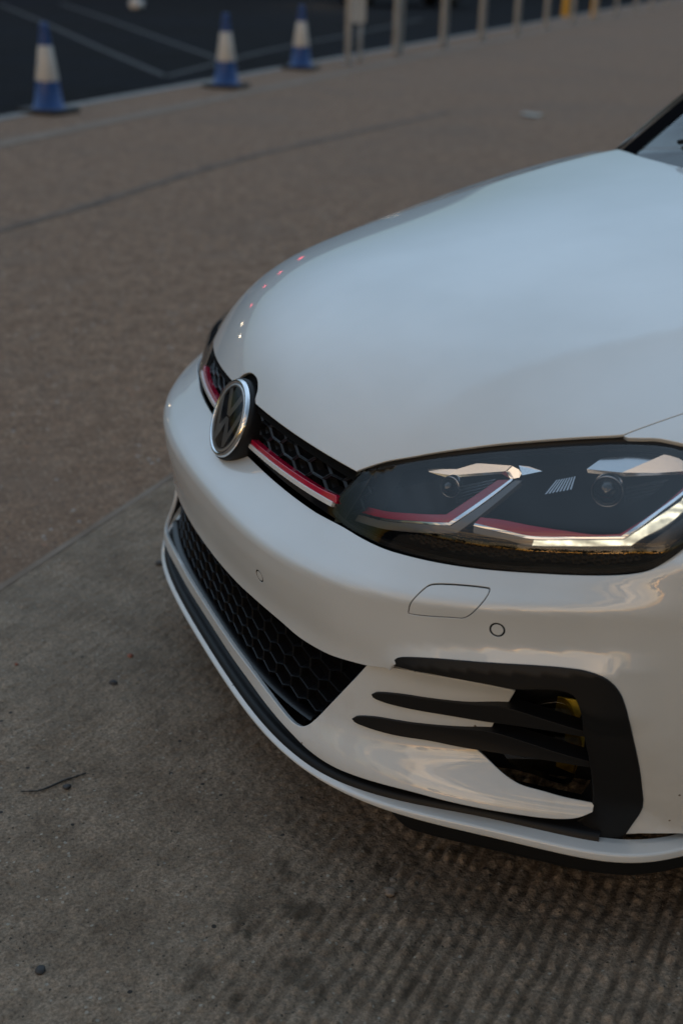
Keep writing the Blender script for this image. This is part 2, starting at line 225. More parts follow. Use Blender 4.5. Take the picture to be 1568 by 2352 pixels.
def paint_mat():
    """white car paint under clear coat, with road film and small chips low down"""
    m = mat('white_paint', (.70, .695, .67), rough=.42, coat=1.0, coat_rough=.03)
    m.node_tree.nodes['Principled BSDF'].inputs['Coat IOR'].default_value = 1.62
    t = m.node_tree; b = t.nodes['Principled BSDF']; nd = t.nodes; L = t.links
    c = nd.new('ShaderNodeTexCoord')
    n1 = nd.new('ShaderNodeTexNoise'); n1.inputs['Scale'].default_value = 3.0; n1.inputs['Detail'].default_value = 5
    L.new(c.outputs['Object'], n1.inputs['Vector'])
    r1 = nd.new('ShaderNodeValToRGB'); r1.color_ramp.elements[0].color = (.545, .562, .556, 1); r1.color_ramp.elements[1].color = (.60, .618, .615, 1)
    r1.color_ramp.elements[0].position = .35; r1.color_ramp.elements[1].position = .6
    L.new(n1.outputs[0], r1.inputs[0])
    sp = nd.new('ShaderNodeSeparateXYZ'); L.new(c.outputs['Object'], sp.inputs[0])
    mr = nd.new('ShaderNodeMapRange'); mr.inputs[1].default_value = .48; mr.inputs[2].default_value = .20; L.new(sp.outputs[2], mr.inputs[0])
    # chips and specks: tiny spots, only on the lower bumper
    vo = nd.new('ShaderNodeTexVoronoi'); vo.inputs['Scale'].default_value = 30; L.new(c.outputs['Object'], vo.inputs['Vector'])
    lt = nd.new('ShaderNodeMath'); lt.operation = 'LESS_THAN'; lt.inputs[1].default_value = .055; L.new(vo.outputs['Distance'], lt.inputs[0])
    sc = nd.new('ShaderNodeSeparateColor'); L.new(vo.outputs['Color'], sc.inputs[0])
    gt = nd.new('ShaderNodeMath'); gt.operation = 'LESS_THAN'; L.new(sc.outputs[0], gt.inputs[0])
    ml = nd.new('ShaderNodeMath'); ml.operation = 'MULTIPLY'; ml.inputs[1].default_value = .42; L.new(mr.outputs[0], ml.inputs[0]); L.new(ml.outputs[0], gt.inputs[1])
    an = nd.new('ShaderNodeMath'); an.operation = 'MULTIPLY'; L.new(lt.outputs[0], an.inputs[0]); L.new(gt.outputs[0], an.inputs[1])
    mix = nd.new('ShaderNodeMix'); mix.data_type = 'RGBA'; mix.inputs[7].default_value = (.10, .075, .05, 1)
    L.new(an.outputs[0], mix.inputs[0]); L.new(r1.outputs[0], mix.inputs[6])
    # thin road film
    n2 = nd.new('ShaderNodeTexNoise'); n2.inputs['Scale'].default_value = 14; n2.inputs['Detail'].default_value = 8; n2.inputs['Roughness'].default_value = .7
    L.new(c.outputs['Object'], n2.inputs['Vector'])
    r2 = nd.new('ShaderNodeValToRGB'); r2.color_ramp.elements[0].position = .52; r2.color_ramp.elements[1].position = .75; L.new(n2.outputs[0], r2.inputs[0])
    m2 = nd.new('ShaderNodeMath'); m2.operation = 'MULTIPLY'; L.new(r2.outputs[0], m2.inputs[0]); L.new(mr.outputs[0], m2.inputs[1])
    m3 = nd.new('ShaderNodeMath'); m3.operation = 'MULTIPLY'; m3.inputs[1].default_value = .35; L.new(m2.outputs[0], m3.inputs[0])
    mix2 = nd.new('ShaderNodeMix'); mix2.data_type = 'RGBA'; mix2.inputs[7].default_value = (.42, .37, .30, 1)
    L.new(m3.outputs[0], mix2.inputs[0]); L.new(mix.outputs[2], mix2.inputs[6]); L.new(mix2.outputs[2], b.inputs['Base Color'])
    cr = nd.new('ShaderNodeMapRange'); cr.inputs[3].default_value = .03; cr.inputs[4].default_value = .10; L.new(m2.outputs[0], cr.inputs[0]); L.new(cr.outputs[0], b.inputs['Coat Roughness'])
    return m
def glass_mat(name, tint=(1, 1, 1), ior=1.5, rough=0.0, boost=1.0):
    m = bpy.data.materials.new(name); m.use_nodes = True; t = m.node_tree; nd = t.nodes; nd.clear()
    o = nd.new('ShaderNodeOutputMaterial'); mx = nd.new('ShaderNodeMixShader'); tr = nd.new('ShaderNodeBsdfTransparent'); gl = nd.new('ShaderNodeBsdfGlossy')
    fr = nd.new('ShaderNodeFresnel'); fr.inputs[0].default_value = ior; tr.inputs[0].default_value = (*tint, 1); gl.inputs['Roughness'].default_value = rough
    ml = nd.new('ShaderNodeMath'); ml.operation = 'MULTIPLY'; ml.use_clamp = True; ml.inputs[1].default_value = boost
    t.links.new(fr.outputs[0], ml.inputs[0]); t.links.new(ml.outputs[0], mx.inputs[0]); t.links.new(tr.outputs[0], mx.inputs[1]); t.links.new(gl.outputs[0], mx.inputs[2]); t.links.new(mx.outputs[0], o.inputs[0])
    return m
M = dict(
    paint=paint_mat(),
    black=mat('black_plastic', (.0065, .0068, .0075), rough=.5, spec=.28, bump=(900, .25, .0004)),
    gloss=mat('gloss_black', (.006, .006, .007), rough=.09),
    dark=mat('dark_void', (.004, .004, .004), rough=.9, spec=.1),
    comb=mat('grille_plastic', (.007, .007, .008), rough=.33, spec=.45),
    red=mat('red_strip', (.42, .006, .035), rough=.22, coat=1, coat_rough=.03),
    whitetrim=mat('pale_trim', (.62, .62, .61), rough=.25, coat=.6),
    chrome=mat('chrome', (.80, .81, .83), rough=.06, metal=1),
    bezel=mat('matte_bezel', (.006, .0065, .0075), rough=.6, spec=.2),
    brushed=mat('lamp_chrome', (.95, .95, .95), rough=.16, metal=1.),
    satin=mat('satin_metal', (.42, .42, .43), rough=.25, metal=1),
    smoke=mat('smoked_emblem', (.5, .48, .46), rough=.38, metal=.8),
    frit=mat('screen_edge', (.006, .006, .007), rough=1., spec=.0),
    rubber=mat('rubber', (.012, .012, .012), rough=.7, bump=(200, .4, .001)),
    lens=glass_mat('headlamp_lens', (.93, .94, .95), 1.50, 0.0, 1.45),
    dome=glass_mat('badge_glass', (.8, .8, .8), 1.5, 0.01, .9),
    windglass=glass_mat('window_glass', (.30, .34, .34), 1.5, 0.0, 1.4),
    foglens=glass_mat('fog_lens', (.45, .44, .36), 1.5, 0.02, 1.3),
    amber=mat('yellow_glint', (.42, .31, .03), rough=.3, metal=.3, vary=.8, vscale=30),
    led=mat('light_guide', (.40, .40, .36), rough=.3),
    guide=mat('clear_guide', (.16, .16, .16), rough=.15, spec=.7),
    orange=mat('indicator', (.05, .045, .04), rough=.25, bump=(500, .5, .001)),
    blue=mat('cone_blue', (.003, .045, .19), rough=.42, vary=.15),
    conewhite=mat('cone_white', (.50, .49, .47), rough=.35, vary=.08),
    steel=mat('galvanised', (.30, .31, .32), rough=.5, metal=.6, vary=.2),
    yellow=mat('yellow_paint', (.62, .32, .02), rough=.5),
)
def ribs(m, base):
    t = m.node_tree; nd = t.nodes; L = t.links; b = nd['Principled BSDF']; c = nd.new('ShaderNodeTexCoord')
    wv = nd.new('ShaderNodeTexWave'); wv.wave_type = 'BANDS'; wv.bands_direction = 'DIAGONAL'; wv.inputs['Scale'].default_value = 62; wv.inputs['Distortion'].default_value = .6
    L.new(c.outputs['Object'], wv.inputs['Vector'])
    nz = nd.new('ShaderNodeTexNoise'); nz.inputs['Scale'].default_value = 70; nz.inputs['Detail'].default_value = 3; L.new(c.outputs['Object'], nz.inputs['Vector'])
    a = nd.new('ShaderNodeMapRange'); a.inputs[1].default_value = .35; a.inputs[2].default_value = .75; a.inputs[3].default_value = .55; a.inputs[4].default_value = 1.5; L.new(nz.outputs[0], a.inputs[0])
    k = nd.new('ShaderNodeMapRange'); k.inputs[3].default_value = .35; k.inputs[4].default_value = 1.; L.new(wv.outputs['Fac'], k.inputs[0])
    x = nd.new('ShaderNodeMath'); x.operation = 'MULTIPLY'; L.new(a.outputs[0], x.inputs[0]); L.new(k.outputs[0], x.inputs[1])
    y = nd.new('ShaderNodeMath'); y.operation = 'MULTIPLY'; y.inputs[1].default_value = base; L.new(x.outputs[0], y.inputs[0])
    b.inputs['Emission Color'].default_value = (1.0, .92, .66, 1); L.new(y.outputs[0], b.inputs['Emission Strength'])
    bp = nd.new('ShaderNodeBump'); bp.inputs['Strength'].default_value = .5; bp.inputs['Distance'].default_value = .001; L.new(wv.outputs['Fac'], bp.inputs['Height']); L.new(bp.outputs[0], b.inputs['Normal'])
ribs(M['led'], .70)
# ---------------------------------------------------------------- helpers
COL = SC.collection
def link(name, me, parent=None, m=None):
    o = bpy.data.objects.new(name, me); COL.objects.link(o)
    if parent: o.parent = parent
    if m is not None: me.materials.append(m)
    return o
def mk(name, verts, faces, m, parent=None, normals=None, smooth=True):
    me = bpy.data.meshes.new(name); me.from_pydata([tuple(map(float, v)) for v in verts], [], [tuple(map(int, f)) for f in faces]); me.update()
    if smooth: me.polygons.foreach_set('use_smooth', [True] * len(me.polygons))
    if normals is not None: me.normals_split_custom_set_from_vertices([tuple(map(float, n)) for n in normals])
    return link(name, me, parent, m)
def tag(o, label=None, cat=None, group=None, kind=None):
    if label: o['label'] = label
    if cat: o['category'] = cat
    if group: o['group'] = group
    if kind: o['kind'] = kind
    return o
def empty(name, loc=(0, 0, 0)):
    o = bpy.data.objects.new(name, None); COL.objects.link(o); o.location = loc; o.empty_display_size = .1; return o
def crom(pts, step, sc=(1, 1)):
    """centripetal Catmull-Rom through pts at about `step` spacing (in scaled units)"""
    p = np.array(pts, float); s = np.array(sc)
    if len(p) < 3:
        n = max(2, int(np.linalg.norm((p[-1] - p[0]) * s) / step) + 1)
        return p[0] + (p[-1] - p[0]) * np.linspace(0, 1, n)[:, None]
    q = np.vstack([2 * p[0] - p[1], p, 2 * p[-1] - p[-2]]); o = []
    for i in range(1, len(q) - 2):
        P0, P1, P2, P3 = q[i - 1:i + 3]
        d = [max(1e-6, np.linalg.norm((b - a) * s)) ** .5 for a, b in ((P0, P1), (P1, P2), (P2, P3))]
        t0, t1 = 0, d[0]; t2 = t1 + d[1]; t3 = t2 + d[2]
        n = max(1, int(round(np.linalg.norm((P2 - P1) * s) / step)))
        for t in np.linspace(t1, t2, n, endpoint=False):
            A1 = (t1 - t) / (t1 - t0) * P0 + (t - t0) / (t1 - t0) * P1; A2 = (t2 - t) / (t2 - t1) * P1 + (t - t1) / (t2 - t1) * P2; A3 = (t3 - t) / (t3 - t2) * P2 + (t - t2) / (t3 - t2) * P3
            B1 = (t2 - t) / (t2 - t0) * A1 + (t - t0) / (t2 - t0) * A2; B2 = (t3 - t) / (t3 - t1) * A2 + (t - t1) / (t3 - t1) * A3
            o.append((t2 - t) / (t2 - t1) * B1 + (t - t1) / (t2 - t1) * B2)
    o.append(p[-1]); return np.array(o)
def outline(curves, step, sc=(1, 1)):
    """joined curves -> one polyline, duplicates dropped"""
    o = []
    for c in curves:
        for q in crom(c, step, sc):
            if not o or np.linalg.norm((q - o[-1]) * np.array(sc)) > step * .25: o.append(q)
    while len(o) > 3 and np.linalg.norm((o[0] - o[-1]) * np.array(sc)) < step * .3: o.pop()
    return np.array(o)
def mirror(half):
    """half outline from the centre line round to the centre line -> the whole, symmetric about v0 = 0"""
    h = np.array(half, float); k = [q for q in h[::-1] if abs(q[0]) > 1e-5]
    return np.vstack([h, np.array(k) * [-1, 1]])
def mirror_y(half):
    h = np.array(half, float); k = [q for q in h[::-1] if abs(q[1]) > 1e-5]
    return np.vstack([h, np.array(k) * [1, -1]])
def inside(pts, poly):
    x, y = pts[:, 0], pts[:, 1]; c = np.zeros(len(pts), bool); n = len(poly)
    for i in range(n):
        x1, y1 = poly[i]; x2, y2 = poly[(i + 1) % n]
        if y1 == y2: continue
        m = ((y1 > y) != (y2 > y)) & (x < (x2 - x1) * (y - y1) / (y2 - y1) + x1)
        c ^= m
    return c
def area(p): x, y = p[:, 0], p[:, 1]; return .5 * np.sum(x * np.roll(y, -1) - np.roll(x, -1) * y)
def surf_n(S, uv, side=1, e=1e-4, out_from=(-1.4, 0, .35)):
    u, v = uv[:, 0], uv[:, 1]
    a = S(u + e, v) - S(u - e, v); b = S(u, v + e) - S(u, v - e); n = np.cross(a, b)
    n /= np.maximum(np.linalg.norm(n, axis=1), 1e-12)[:, None]
    P = S(u, v); s = np.sign(((P - np.array(out_from)) * n).sum(1)); s[s == 0] = 1
    return n * s[:, None]
def panel(name, S, outer, holes=(), sc=(1, 1), step=.01, m=None, parent=None, flange=.008, lift=0., rnd=.0009, out_from=(-1.4, 0, .35), side=1, closed_back=False, liftf=None, hole_flange=None):
    """a trimmed piece of surface S(u, v): outline + holes in (u, v), edges rounded and turned in by `flange`"""
    sc = np.array(sc, float); loops = [np.array(outer, float)] + [np.array(h, float) for h in holes]
    loops = [l if (area(l * sc) > 0) == (i == 0) else l[::-1] for i, l in enumerate(loops)]
    o = loops[0]; lo, hi = (o * sc).min(0), (o * sc).max(0)
    gx = np.arange(lo[0] + step / 2, hi[0], step); gy = np.arange(lo[1] + step / 2, hi[1], step * .866)
    G = np.array([(x + (j % 2) * step / 2, y) for j, y in enumerate(gy) for x in gx]) if len(gx) and len(gy) else np.zeros((0, 2))
    if len(G):
        k = inside(G, o * sc)
        for h in loops[1:]: k &= ~inside(G, h * sc)
        G = G[k]; B = np.vstack(loops) * sc
        seg = []
        if len(G):
            keep = np.ones(len(G), bool)
            for i in range(0, len(B), 200):
                d = ((G[:, None] - B[None, i:i + 200]) ** 2).sum(2).min(1); keep &= d > (step * .45) ** 2
            G = G[keep]
    V = [l * sc for l in loops]; edges = []; n0 = 0
    for l in V:
        n = len(l); edges += [(n0 + i, n0 + (i + 1) % n) for i in range(n)]; n0 += n
    allp = np.vstack(V + [G]) if len(G) else np.vstack(V)
    r = delaunay_2d_cdt([Vector(p) for p in allp], edges, [], 1, 1e-7)
    vv = np.array([tuple(p) for p in r[0]]); F = np.array([tuple(f) for f in r[2] if len(f) == 3])
    cen = vv[F].mean(1); k = inside(cen, loops[0] * sc)
    for h in loops[1:]: k &= ~inside(cen, h * sc)
    F = F[k]; uv = vv / sc
    Nn = surf_n(S, uv, out_from=out_from); Pp = S(uv[:, 0], uv[:, 1])
    if liftf is not None: Pp = Pp + Nn * liftf(uv)[:, None]
    Pp = Pp + Nn * lift
    t = np.cross(Pp[F[:, 1]] - Pp[F[:, 0]], Pp[F[:, 2]] - Pp[F[:, 0]]); fl = (t * Nn[F[:, 0]]).sum(1) < 0
    F[fl] = F[fl][:, ::-1]
    P_all, N_all, faces = [Pp], [Nn], [tuple(f) for f in F]; base = len(Pp)
    if flange:
        for li, l in enumerate(loops):
            n = len(l); ls = l * sc; tg = np.roll(ls, -1, 0) - np.roll(ls, 1, 0); tg /= np.maximum(np.linalg.norm(tg, axis=1), 1e-9)[:, None]
            ou = np.stack([tg[:, 1], -tg[:, 0]], 1)         # outward of the panel for CCW outer and CW holes
            N0 = surf_n(S, l, out_from=out_from); Q = S(l[:, 0], l[:, 1])
            l2 = (ls + ou * 1e-3) / sc; O3 = S(l2[:, 0], l2[:, 1]) - Q; O3 -= N0 * (O3 * N0).sum(1)[:, None]; O3 /= np.maximum(np.linalg.norm(O3, axis=1), 1e-9)[:, None]
            if liftf is not None: Q = Q + N0 * liftf(l)[:, None]
            Q = Q + N0 * lift
            fd = flange if (li == 0 or hole_flange is None) else hole_flange
            k45 = .7071
            rings = [(Q, N0), (Q + O3 * rnd * k45 - N0 * rnd * (1 - k45), (N0 + O3) * k45), (Q + O3 * rnd - N0 * rnd, O3), (Q + O3 * rnd - N0 * fd, O3)]
            ids = []
            for a, b in rings: P_all.append(a); N_all.append(b); ids.append(base); base += n
            for a, b in zip(ids[:-1], ids[1:]):
                for i in range(n):
                    j = (i + 1) % n; faces.append((a + i, b + i, b + j, a + j))
    P_all = np.vstack(P_all); N_all = np.vstack(N_all)
    if side < 0: P_all = P_all * [1, -1, 1]; N_all = N_all * [1, -1, 1]; faces = [f[::-1] for f in faces]
    # make winding agree with normals for the flange faces
    fs = []
    for f in faces:
        a, b, c = P_all[f[0]], P_all[f[1]], P_all[f[2]]
        g = np.cross(b - a, c - a)
        if len(f) == 4: g = g + np.cross(c - a, P_all[f[3]] - a)
        fs.append(f if np.dot(g, N_all[f[0]] + N_all[f[2]]) >= 0 else f[::-1])
    return mk(name, P_all, fs, m, parent, N_all)
def sweep(name, path, profile, m, parent=None, smooth=True, cap=True, side=1):
    """profile: per-station list of points already in world space: (n, k, 3) array"""
    A = np.array(profile, float); n, k = A.shape[:2]
    if side < 0: A = A * [1, -1, 1]
    F = [(i * k + j, i * k + j + 1, (i + 1) * k + j + 1, (i + 1) * k + j) for i in range(n - 1) for j in range(k - 1)]
    if side < 0: F = [f[::-1] for f in F]
    o = mk(name, A.reshape(-1, 3), F, m, parent, smooth=smooth)
    return o
def bev(o, w=.002, seg=2):
    b = o.modifiers.new('bevel', 'BEVEL'); b.width = w; b.segments = seg; b.limit_method = 'ANGLE'; b.angle_limit = math.radians(35); return o
def box(name, lo, hi, m, parent=None, bevel=0., rot=None):
    x0, y0, z0 = lo; x1, y1, z1 = hi
    V = [(x0,y0,z0),(x1,y0,z0),(x1,y1,z0),(x0,y1,z0),(x0,y0,z1),(x1,y0,z1),(x1,y1,z1),(x0,y1,z1)]
    F = [(0,3,2,1),(4,5,6,7),(0,1,5,4),(1,2,6,5),(2,3,7,6),(3,0,4,7)]
    o = mk(name, V, F, m, parent, smooth=False)
    if bevel: bev(o, bevel)
    return o
def lathe(name, prof, m, parent=None, seg=32, axis='Z', loc=(0, 0, 0), smooth=True, a0=0.):
    """prof: list of (radius, height)"""
    V, F = [], []; k = len(prof)
    for i in range(seg):
        a = 2 * math.pi * i / seg + a0
        for r, h in prof: V.append((r * math.cos(a), r * math.sin(a), h))
    for i in range(seg):
        for j in range(k - 1):
            F.append((i*k+j, ((i+1)%seg)*k+j, ((i+1)%seg)*k+j+1, i*k+j+1))
    V = np.array(V)
    if axis == 'Y': V = np.stack([V[:, 0], V[:, 2], V[:, 1]], 1); F = [f[::-1] for f in F]
    if axis == 'X': V = np.stack([V[:, 2], V[:, 0], V[:, 1]], 1)
    V = V + np.array(loc)
    o = mk(name, V, F, m, parent, smooth=smooth); return o
def tube(name, pts, r, m, parent=None, seg=8, radii=None):
    pts = [Vector(p) for p in pts]; V, F = [], []
    for i, p in enumerate(pts):
        d = (pts[min(i + 1, len(pts) - 1)] - pts[max(i - 1, 0)]).normalized()
        a = d.orthogonal().normalized() if i == 0 else (a - d * a.dot(d)).normalized()
        b = d.cross(a); rr = radii[i] if radii else r
        for k in range(seg):
            t = 2 * math.pi * k / seg; V.append(p + (a * math.cos(t) + b * math.sin(t)) * rr)
    for i in range(len(pts) - 1):
        for k in range(seg): F.append((i*seg+k, i*seg+(k+1)%seg, (i+1)*seg+(k+1)%seg, (i+1)*seg+k))
    F.append(tuple(range(seg))[::-1]); F.append(tuple((len(pts)-1)*seg + k for k in range(seg)))
    return mk(name, V, F, m, parent)
# ---------------------------------------------------------------- the car
CAR = empty('car', (-1.0, 0, 0)); tag(CAR, 'white hatchback parked with its nose towards us, red strip across the black grille', 'car')
class _Off: pass
def fix_parent(o): o.matrix_parent_inverse = CAR.matrix_world.inverted(); return o
CAR.location = (0, 0, 0)
SCB = (1.03, 1.0)
TH_END = 1.14
trim_o = outline(O['trim_outer'], .006, SCB)
def offset_line(p, d, sc=(1, 1)):
    q = p * np.array(sc); t = np.gradient(q, axis=0); t /= np.linalg.norm(t, axis=1)[:, None]; return (q + np.stack([t[:, 1], -t[:, 0]], 1) * d) / np.array(sc)
# bumper shell ---------------------------------------------------------------
top_half = [(t, float(ev(R_TOP[1], t)) - .0005) for t in np.linspace(0, .33, 24)]
hlb = O['hl_bot'][0]
hl_end = [(.955, .7050), (1.0, .7290), (1.06, .7500), (1.10, .7600), (TH_END, .7660)]
arch_u = lambda z: math.atan2(.866, -.86 + math.sqrt(max(1e-4, .365 ** 2 - (z - .335) ** 2)) + 1)
arch = [(arch_u(z), z) for z in np.linspace(.60, .215, 22)]
c_top = crom(top_half + list(hlb)[1:], .006, SCB)
c_tip = crom([hlb[-1]] + hl_end, .01, SCB)
c_side = np.array([(TH_END, .766), (TH_END, .72), (TH_END, .66)] + arch)
zb_out = .2135
c_bot = crom([arch[-1], (.98, .2135), (.93, .2085)], .008, SCB)
ti = offset_line(trim_o, .006, SCB)[::-1]      # a little under the trim
ti = ti[(ti[:, 1] > .2)]
c_seam = crom([O['seam'][0][-1], O['seam'][0][0]], .006, SCB)
gt = O['grille_top'][0]; c_gt = crom([(-gt[1][0], .4028), (0, .4022), (.08, .4020)] + gt[1:], .006, SCB); c_gt = c_gt[c_gt[:, 0] > 0][::-1]
half = np.vstack([c_top, c_tip[1:], c_side[1:], c_bot[1:], ti, c_seam, c_gt, [(0, .4022)]])
keep = [half[0]]
for q in half[1:]:
    if np.linalg.norm((q - keep[-1]) * SCB) > .0025: keep.append(q)
bumper_outline = mirror(keep)
tow = outline(O['tow'][:1], .003, SCB)
def circ(c, r, n=36): return np.array([(c[0] + r * math.cos(a) / 1.03, c[1] + r * math.sin(a)) for a in np.linspace(0, 2 * math.pi, n, endpoint=False)])
pdc_pts = O['pdc'][0]
holes = [tow] + [circ((s * p[0], p[1]), .0120) for p in pdc_pts for s in (1, -1)]
BUMPER = panel('bumper', SB, bumper_outline, holes, SCB, .011, M['paint'], CAR, flange=.012, hole_flange=.0010)
def shrink(p, d, sc):
    q = p * np.array(sc); a = area(q); t = np.roll(q, -1, 0) - np.roll(q, 1, 0); t /= np.linalg.norm(t, axis=1)[:, None]
    n = np.stack([t[:, 1], -t[:, 0]], 1) * (1 if a > 0 else -1); return (q - n * d) / np.array(sc)
panel('tow_cover', SB, shrink(tow, .0026, SCB), (), SCB, .008, M['paint'], BUMPER, flange=.0008, rnd=.0005, lift=-.0003)
for p in pdc_pts:
    for s in (1, -1):
        panel('parking_sensor', SB, circ((s * p[0], p[1]), .0082), (), SCB, .004, M['paint'], BUMPER, flange=.0008, rnd=.0005, lift=-.0003)
for p in pdc_pts:
    for s in (1, -1): panel('sensor_gap_shade', SB, circ((s * p[0], p[1]), .0123), [circ((s * p[0], p[1]), .0080)], SCB, .004, M['dark'], BUMPER, flange=0, lift=-.0007)  # black ring colouring the groove round each sensor as if in shade
# dark liner just behind the shell so that gaps read black
lin = lambda u, v: (lambda r: np.stack([-1 + r * np.cos(u), r * np.sin(u), v], -1))(bumper_r(u, v) - .0022)
panel('gap_liner', lin, shrink(tow, -.006, SCB), (), SCB, .02, M['dark'], BUMPER, flange=0)
for p in pdc_pts:
    for s in (1, -1): panel('gap_liner', lin, circ((s * p[0], p[1]), .014), (), SCB, .02, M['dark'], BUMPER, flange=0)
# lower insert --------------------------------------------------------------
h = O['hole']
c1 = outline([h[0], h[1], h[2] ], .005, SCB)[::-1]
hb = crom([(-.10, .2578), (0, .2580), (.13, .2578), (.22, .2568), (.29, .2540), (.335, .2500), (.362, .2470), (.382, .2468), (.398, .2510), (.4090, .2595), (.4175, .2705), (.4331, .2953), (.4606, .3384), (.4872, .3798), (.5042, .4073)], .005, SCB)
hb = np.vstack([[(0, .2580)], hb[hb[:, 0] > .002]])
it = O['insert_top'][0]; c_it = crom([(.5042, .4085)] + it[::-1][1:], .006, SCB)
fo = O['fog_open']
c_fo = outline([[it[0], fo[2][0]], [fo[2][0], fo[1][1]], [fo[1][1], fo[1][0]], [fo[1][0], fo[0][-1]], fo[0][::-1]], .006, SCB)
ib = O['insert_bottom']; ibp = [(-.10, .2335), (0, .2335), (.12, .2337), (.21, .2338), (.28, .2337), (.335, .2326), (.3825, .2290), (.412, .2238), (.4493, .2195), (.4806, .2195), (.5152, .2225), (.5552, .2265), (.5849, .2290)] + [(.6087, .2300), (.6756, .2290), (.7406, .2280), (.7888, .2278), (.8172, .2298), (.8378, .2345), (.8559, .2440)]
c_ib = crom(ibp, .006, SCB)[::-1]; c_ib = c_ib[c_ib[:, 0] > .002]
hf = np.vstack([hb, c_it[1:], c_fo[1:], c_ib, [(0, .2335)]])
keep = [hf[0]]
for q in hf[1:]:
    if np.linalg.norm((q - keep[-1]) * SCB) > .0025: keep.append(q)
ins_outline = mirror(keep)
INSERT = panel('lower_bumper', SI, ins_outline, (), SCB, .009, M['paint'], CAR, flange=.007, rnd=.0015)
# black C-shaped trims and fins ----------------------------------------------
tin = outline(O['trim_inner'], .006, SCB)[::-1]
trim_poly = outline([trim_o, [trim_o[-1], (.8860, .1935), (.84, .1925)], [(.84, .1925), tin[0]], tin], .006, SCB)
def dist_to(line, sc):
    L_ = np.array(line) * np.array(sc)
    return lambda uv: np.sqrt((((uv * np.array(sc))[:, None] - L_[None]) ** 2).sum(2).min(1))
bd = dist_to(np.vstack([trim_o]), SCB)
bi = dist_to(tin, SCB)
trim_lift = lambda uv: .0035 + .006 * (1 - np.exp(-bd(uv) / .010)) - .016 * np.exp(-bi(uv) / .011)
SFc = lambda u, v: (lambda r: np.stack([-1 + r * np.cos(u), r * np.sin(u), v], -1))(bumper_r(u, v) - recess(u, v) * (1 - .6 * sstep(np.abs(u), .6, .85)))
for s in (1, -1):
    t_ = panel('intake_surround', SB, trim_poly, (), SCB, .007, M['black'], CAR, flange=.055, rnd=.002, liftf=trim_lift, side=s)
    for k in ('fin1', 'fin2'):
        f_o = outline(O[k] + [[O[k][-1][-1] if False else O[k][1][-1], O[k][0][0]]], .006, SCB)
        fl = dist_to(np.vstack([crom(O[k][0], .004, SCB)]), SCB)
        panel('fin', SFc, f_o, (), SCB, .005, M['black'], t_, flange=.03, rnd=.0010, liftf=lambda uv: .0045 + 0 * uv[:, 0], side=s)
    # fog recess and lamp
    back = lambda u, v: (lambda r: np.stack([-1 + r * np.cos(u), r * np.sin(u), v], -1))(bumper_r(u, v) - .105)
    bx = np.array([(.60, .22), (.90, .22), (.90, .46), (.60, .46)])
    panel('intake_housing', back, bx, (), SCB, .03, M['black'], CAR, flange=0, side=s)
    ih = lambda u, v: (lambda r: np.stack([-1 + r * np.cos(u), r * np.sin(u), v], -1))(bumper_r(u, v) - recess(u, v) - .004)
    fl_o = outline([O['foglens'][0] + [O['foglens'][0][0]]], .008, SCB)
    S_l = lambda u, v: (lambda r: np.stack([-1 + r * np.cos(u), r * np.sin(u), v], -1))(bumper_r(u, v) - .072)
    fg = panel('fog_lamp', S_l, fl_o, (), SCB, .01, M['foglens'], CAR, flange=.012, rnd=.002, side=s)
    S_a = lambda u, v: (lambda r: np.stack([-1 + r * np.cos(u), r * np.sin(u), v], -1))(bumper_r(u, v) - .086)
    for q in ([(.776, .372), (.812, .355), (.820, .395), (.778, .396)], [(.795, .318), (.826, .296), (.824, .335), (.795, .335)], [(.785, .262), (.812, .250), (.815, .284), (.785, .284)]):
        panel('yellow_glint', S_a, np.array(q), (), SCB, .01, M['amber'], fg, flange=.003, side=s)  # yellow patches painted in for the glints reflected by the fog lens
# splitter, black channel and under-lip --------------------------------------
rl_of = lambda t: ev(R_LIP[0], t)
def ring(name, offs, m, t0, t1, parent=CAR, n=160, taper=None, smooth=True):
    th = np.linspace(t0, t1, n); A = []
    for t in th:
        r0 = float(rl_of(t)); k = taper(t) if taper else 1.0
        A.append([(-1 + (r0 + o * 1.0) * math.cos(t), (r0 + o) * math.sin(t), z) for o, z in offs(t, k)])
    return sweep(name, None, A, m, parent, smooth)
def rnd_prof(pts, r=.003, n=4):
    """round the corners of an open polyline profile"""
    p = [np.array(q, float) for q in pts]; o = [p[0]]
    for i in range(1, len(p) - 1):
        a = p[i - 1] - p[i]; b = p[i + 1] - p[i]; la, lb = np.linalg.norm(a), np.linalg.norm(b); d = min(r, la * .45, lb * .45)
        A, B = p[i] + a / la * d, p[i] + b / lb * d
        for t in np.linspace(0, 1, n): o.append((1 - t) ** 2 * A + 2 * t * (1 - t) * p[i] + t * t * B)
    o.append(p[-1]); return [tuple(q) for q in o]
wl = lambda t: .007 + .016 * float(sstep(np.array(abs(t)), .42, .72))
zt_ = lambda t: .1925 + .0085 * float(sstep(np.array(abs(t)), .40, .72))
lipf = lambda t, k: rnd_prof([(-wl(t) - .012, zt_(t) - .001), (-wl(t), zt_(t)), (-.003, zt_(t) - .003), (.0006, zt_(t) - .0055), (.0008, .1835), (-.005, .1800), (-.05, .1775)], .0022)
SPL = ring('splitter', lipf, M['paint'], -1.05, 1.05, n=260)
rlow = lambda t: float(ev(R_LOW[0], t))
def chan(t, k):
    rl = float(rl_of(t)); dz = 0.0
    o = wl(t) - .004
    z0 = zt_(t)
    pts = [(-.003 - o, z0 - .001), (-.005 - o, z0 + .005), (-.010 - o, z0 + .010), (-.020 - o, z0 + .011), (-.034 - o, .2150), (-.055 - o, .2180), (-.09 - o, .2190)]
    return rnd_prof(pts, .003, 3)
ring('splitter_channel', chan, M['black'], -.872, .872, n=220)
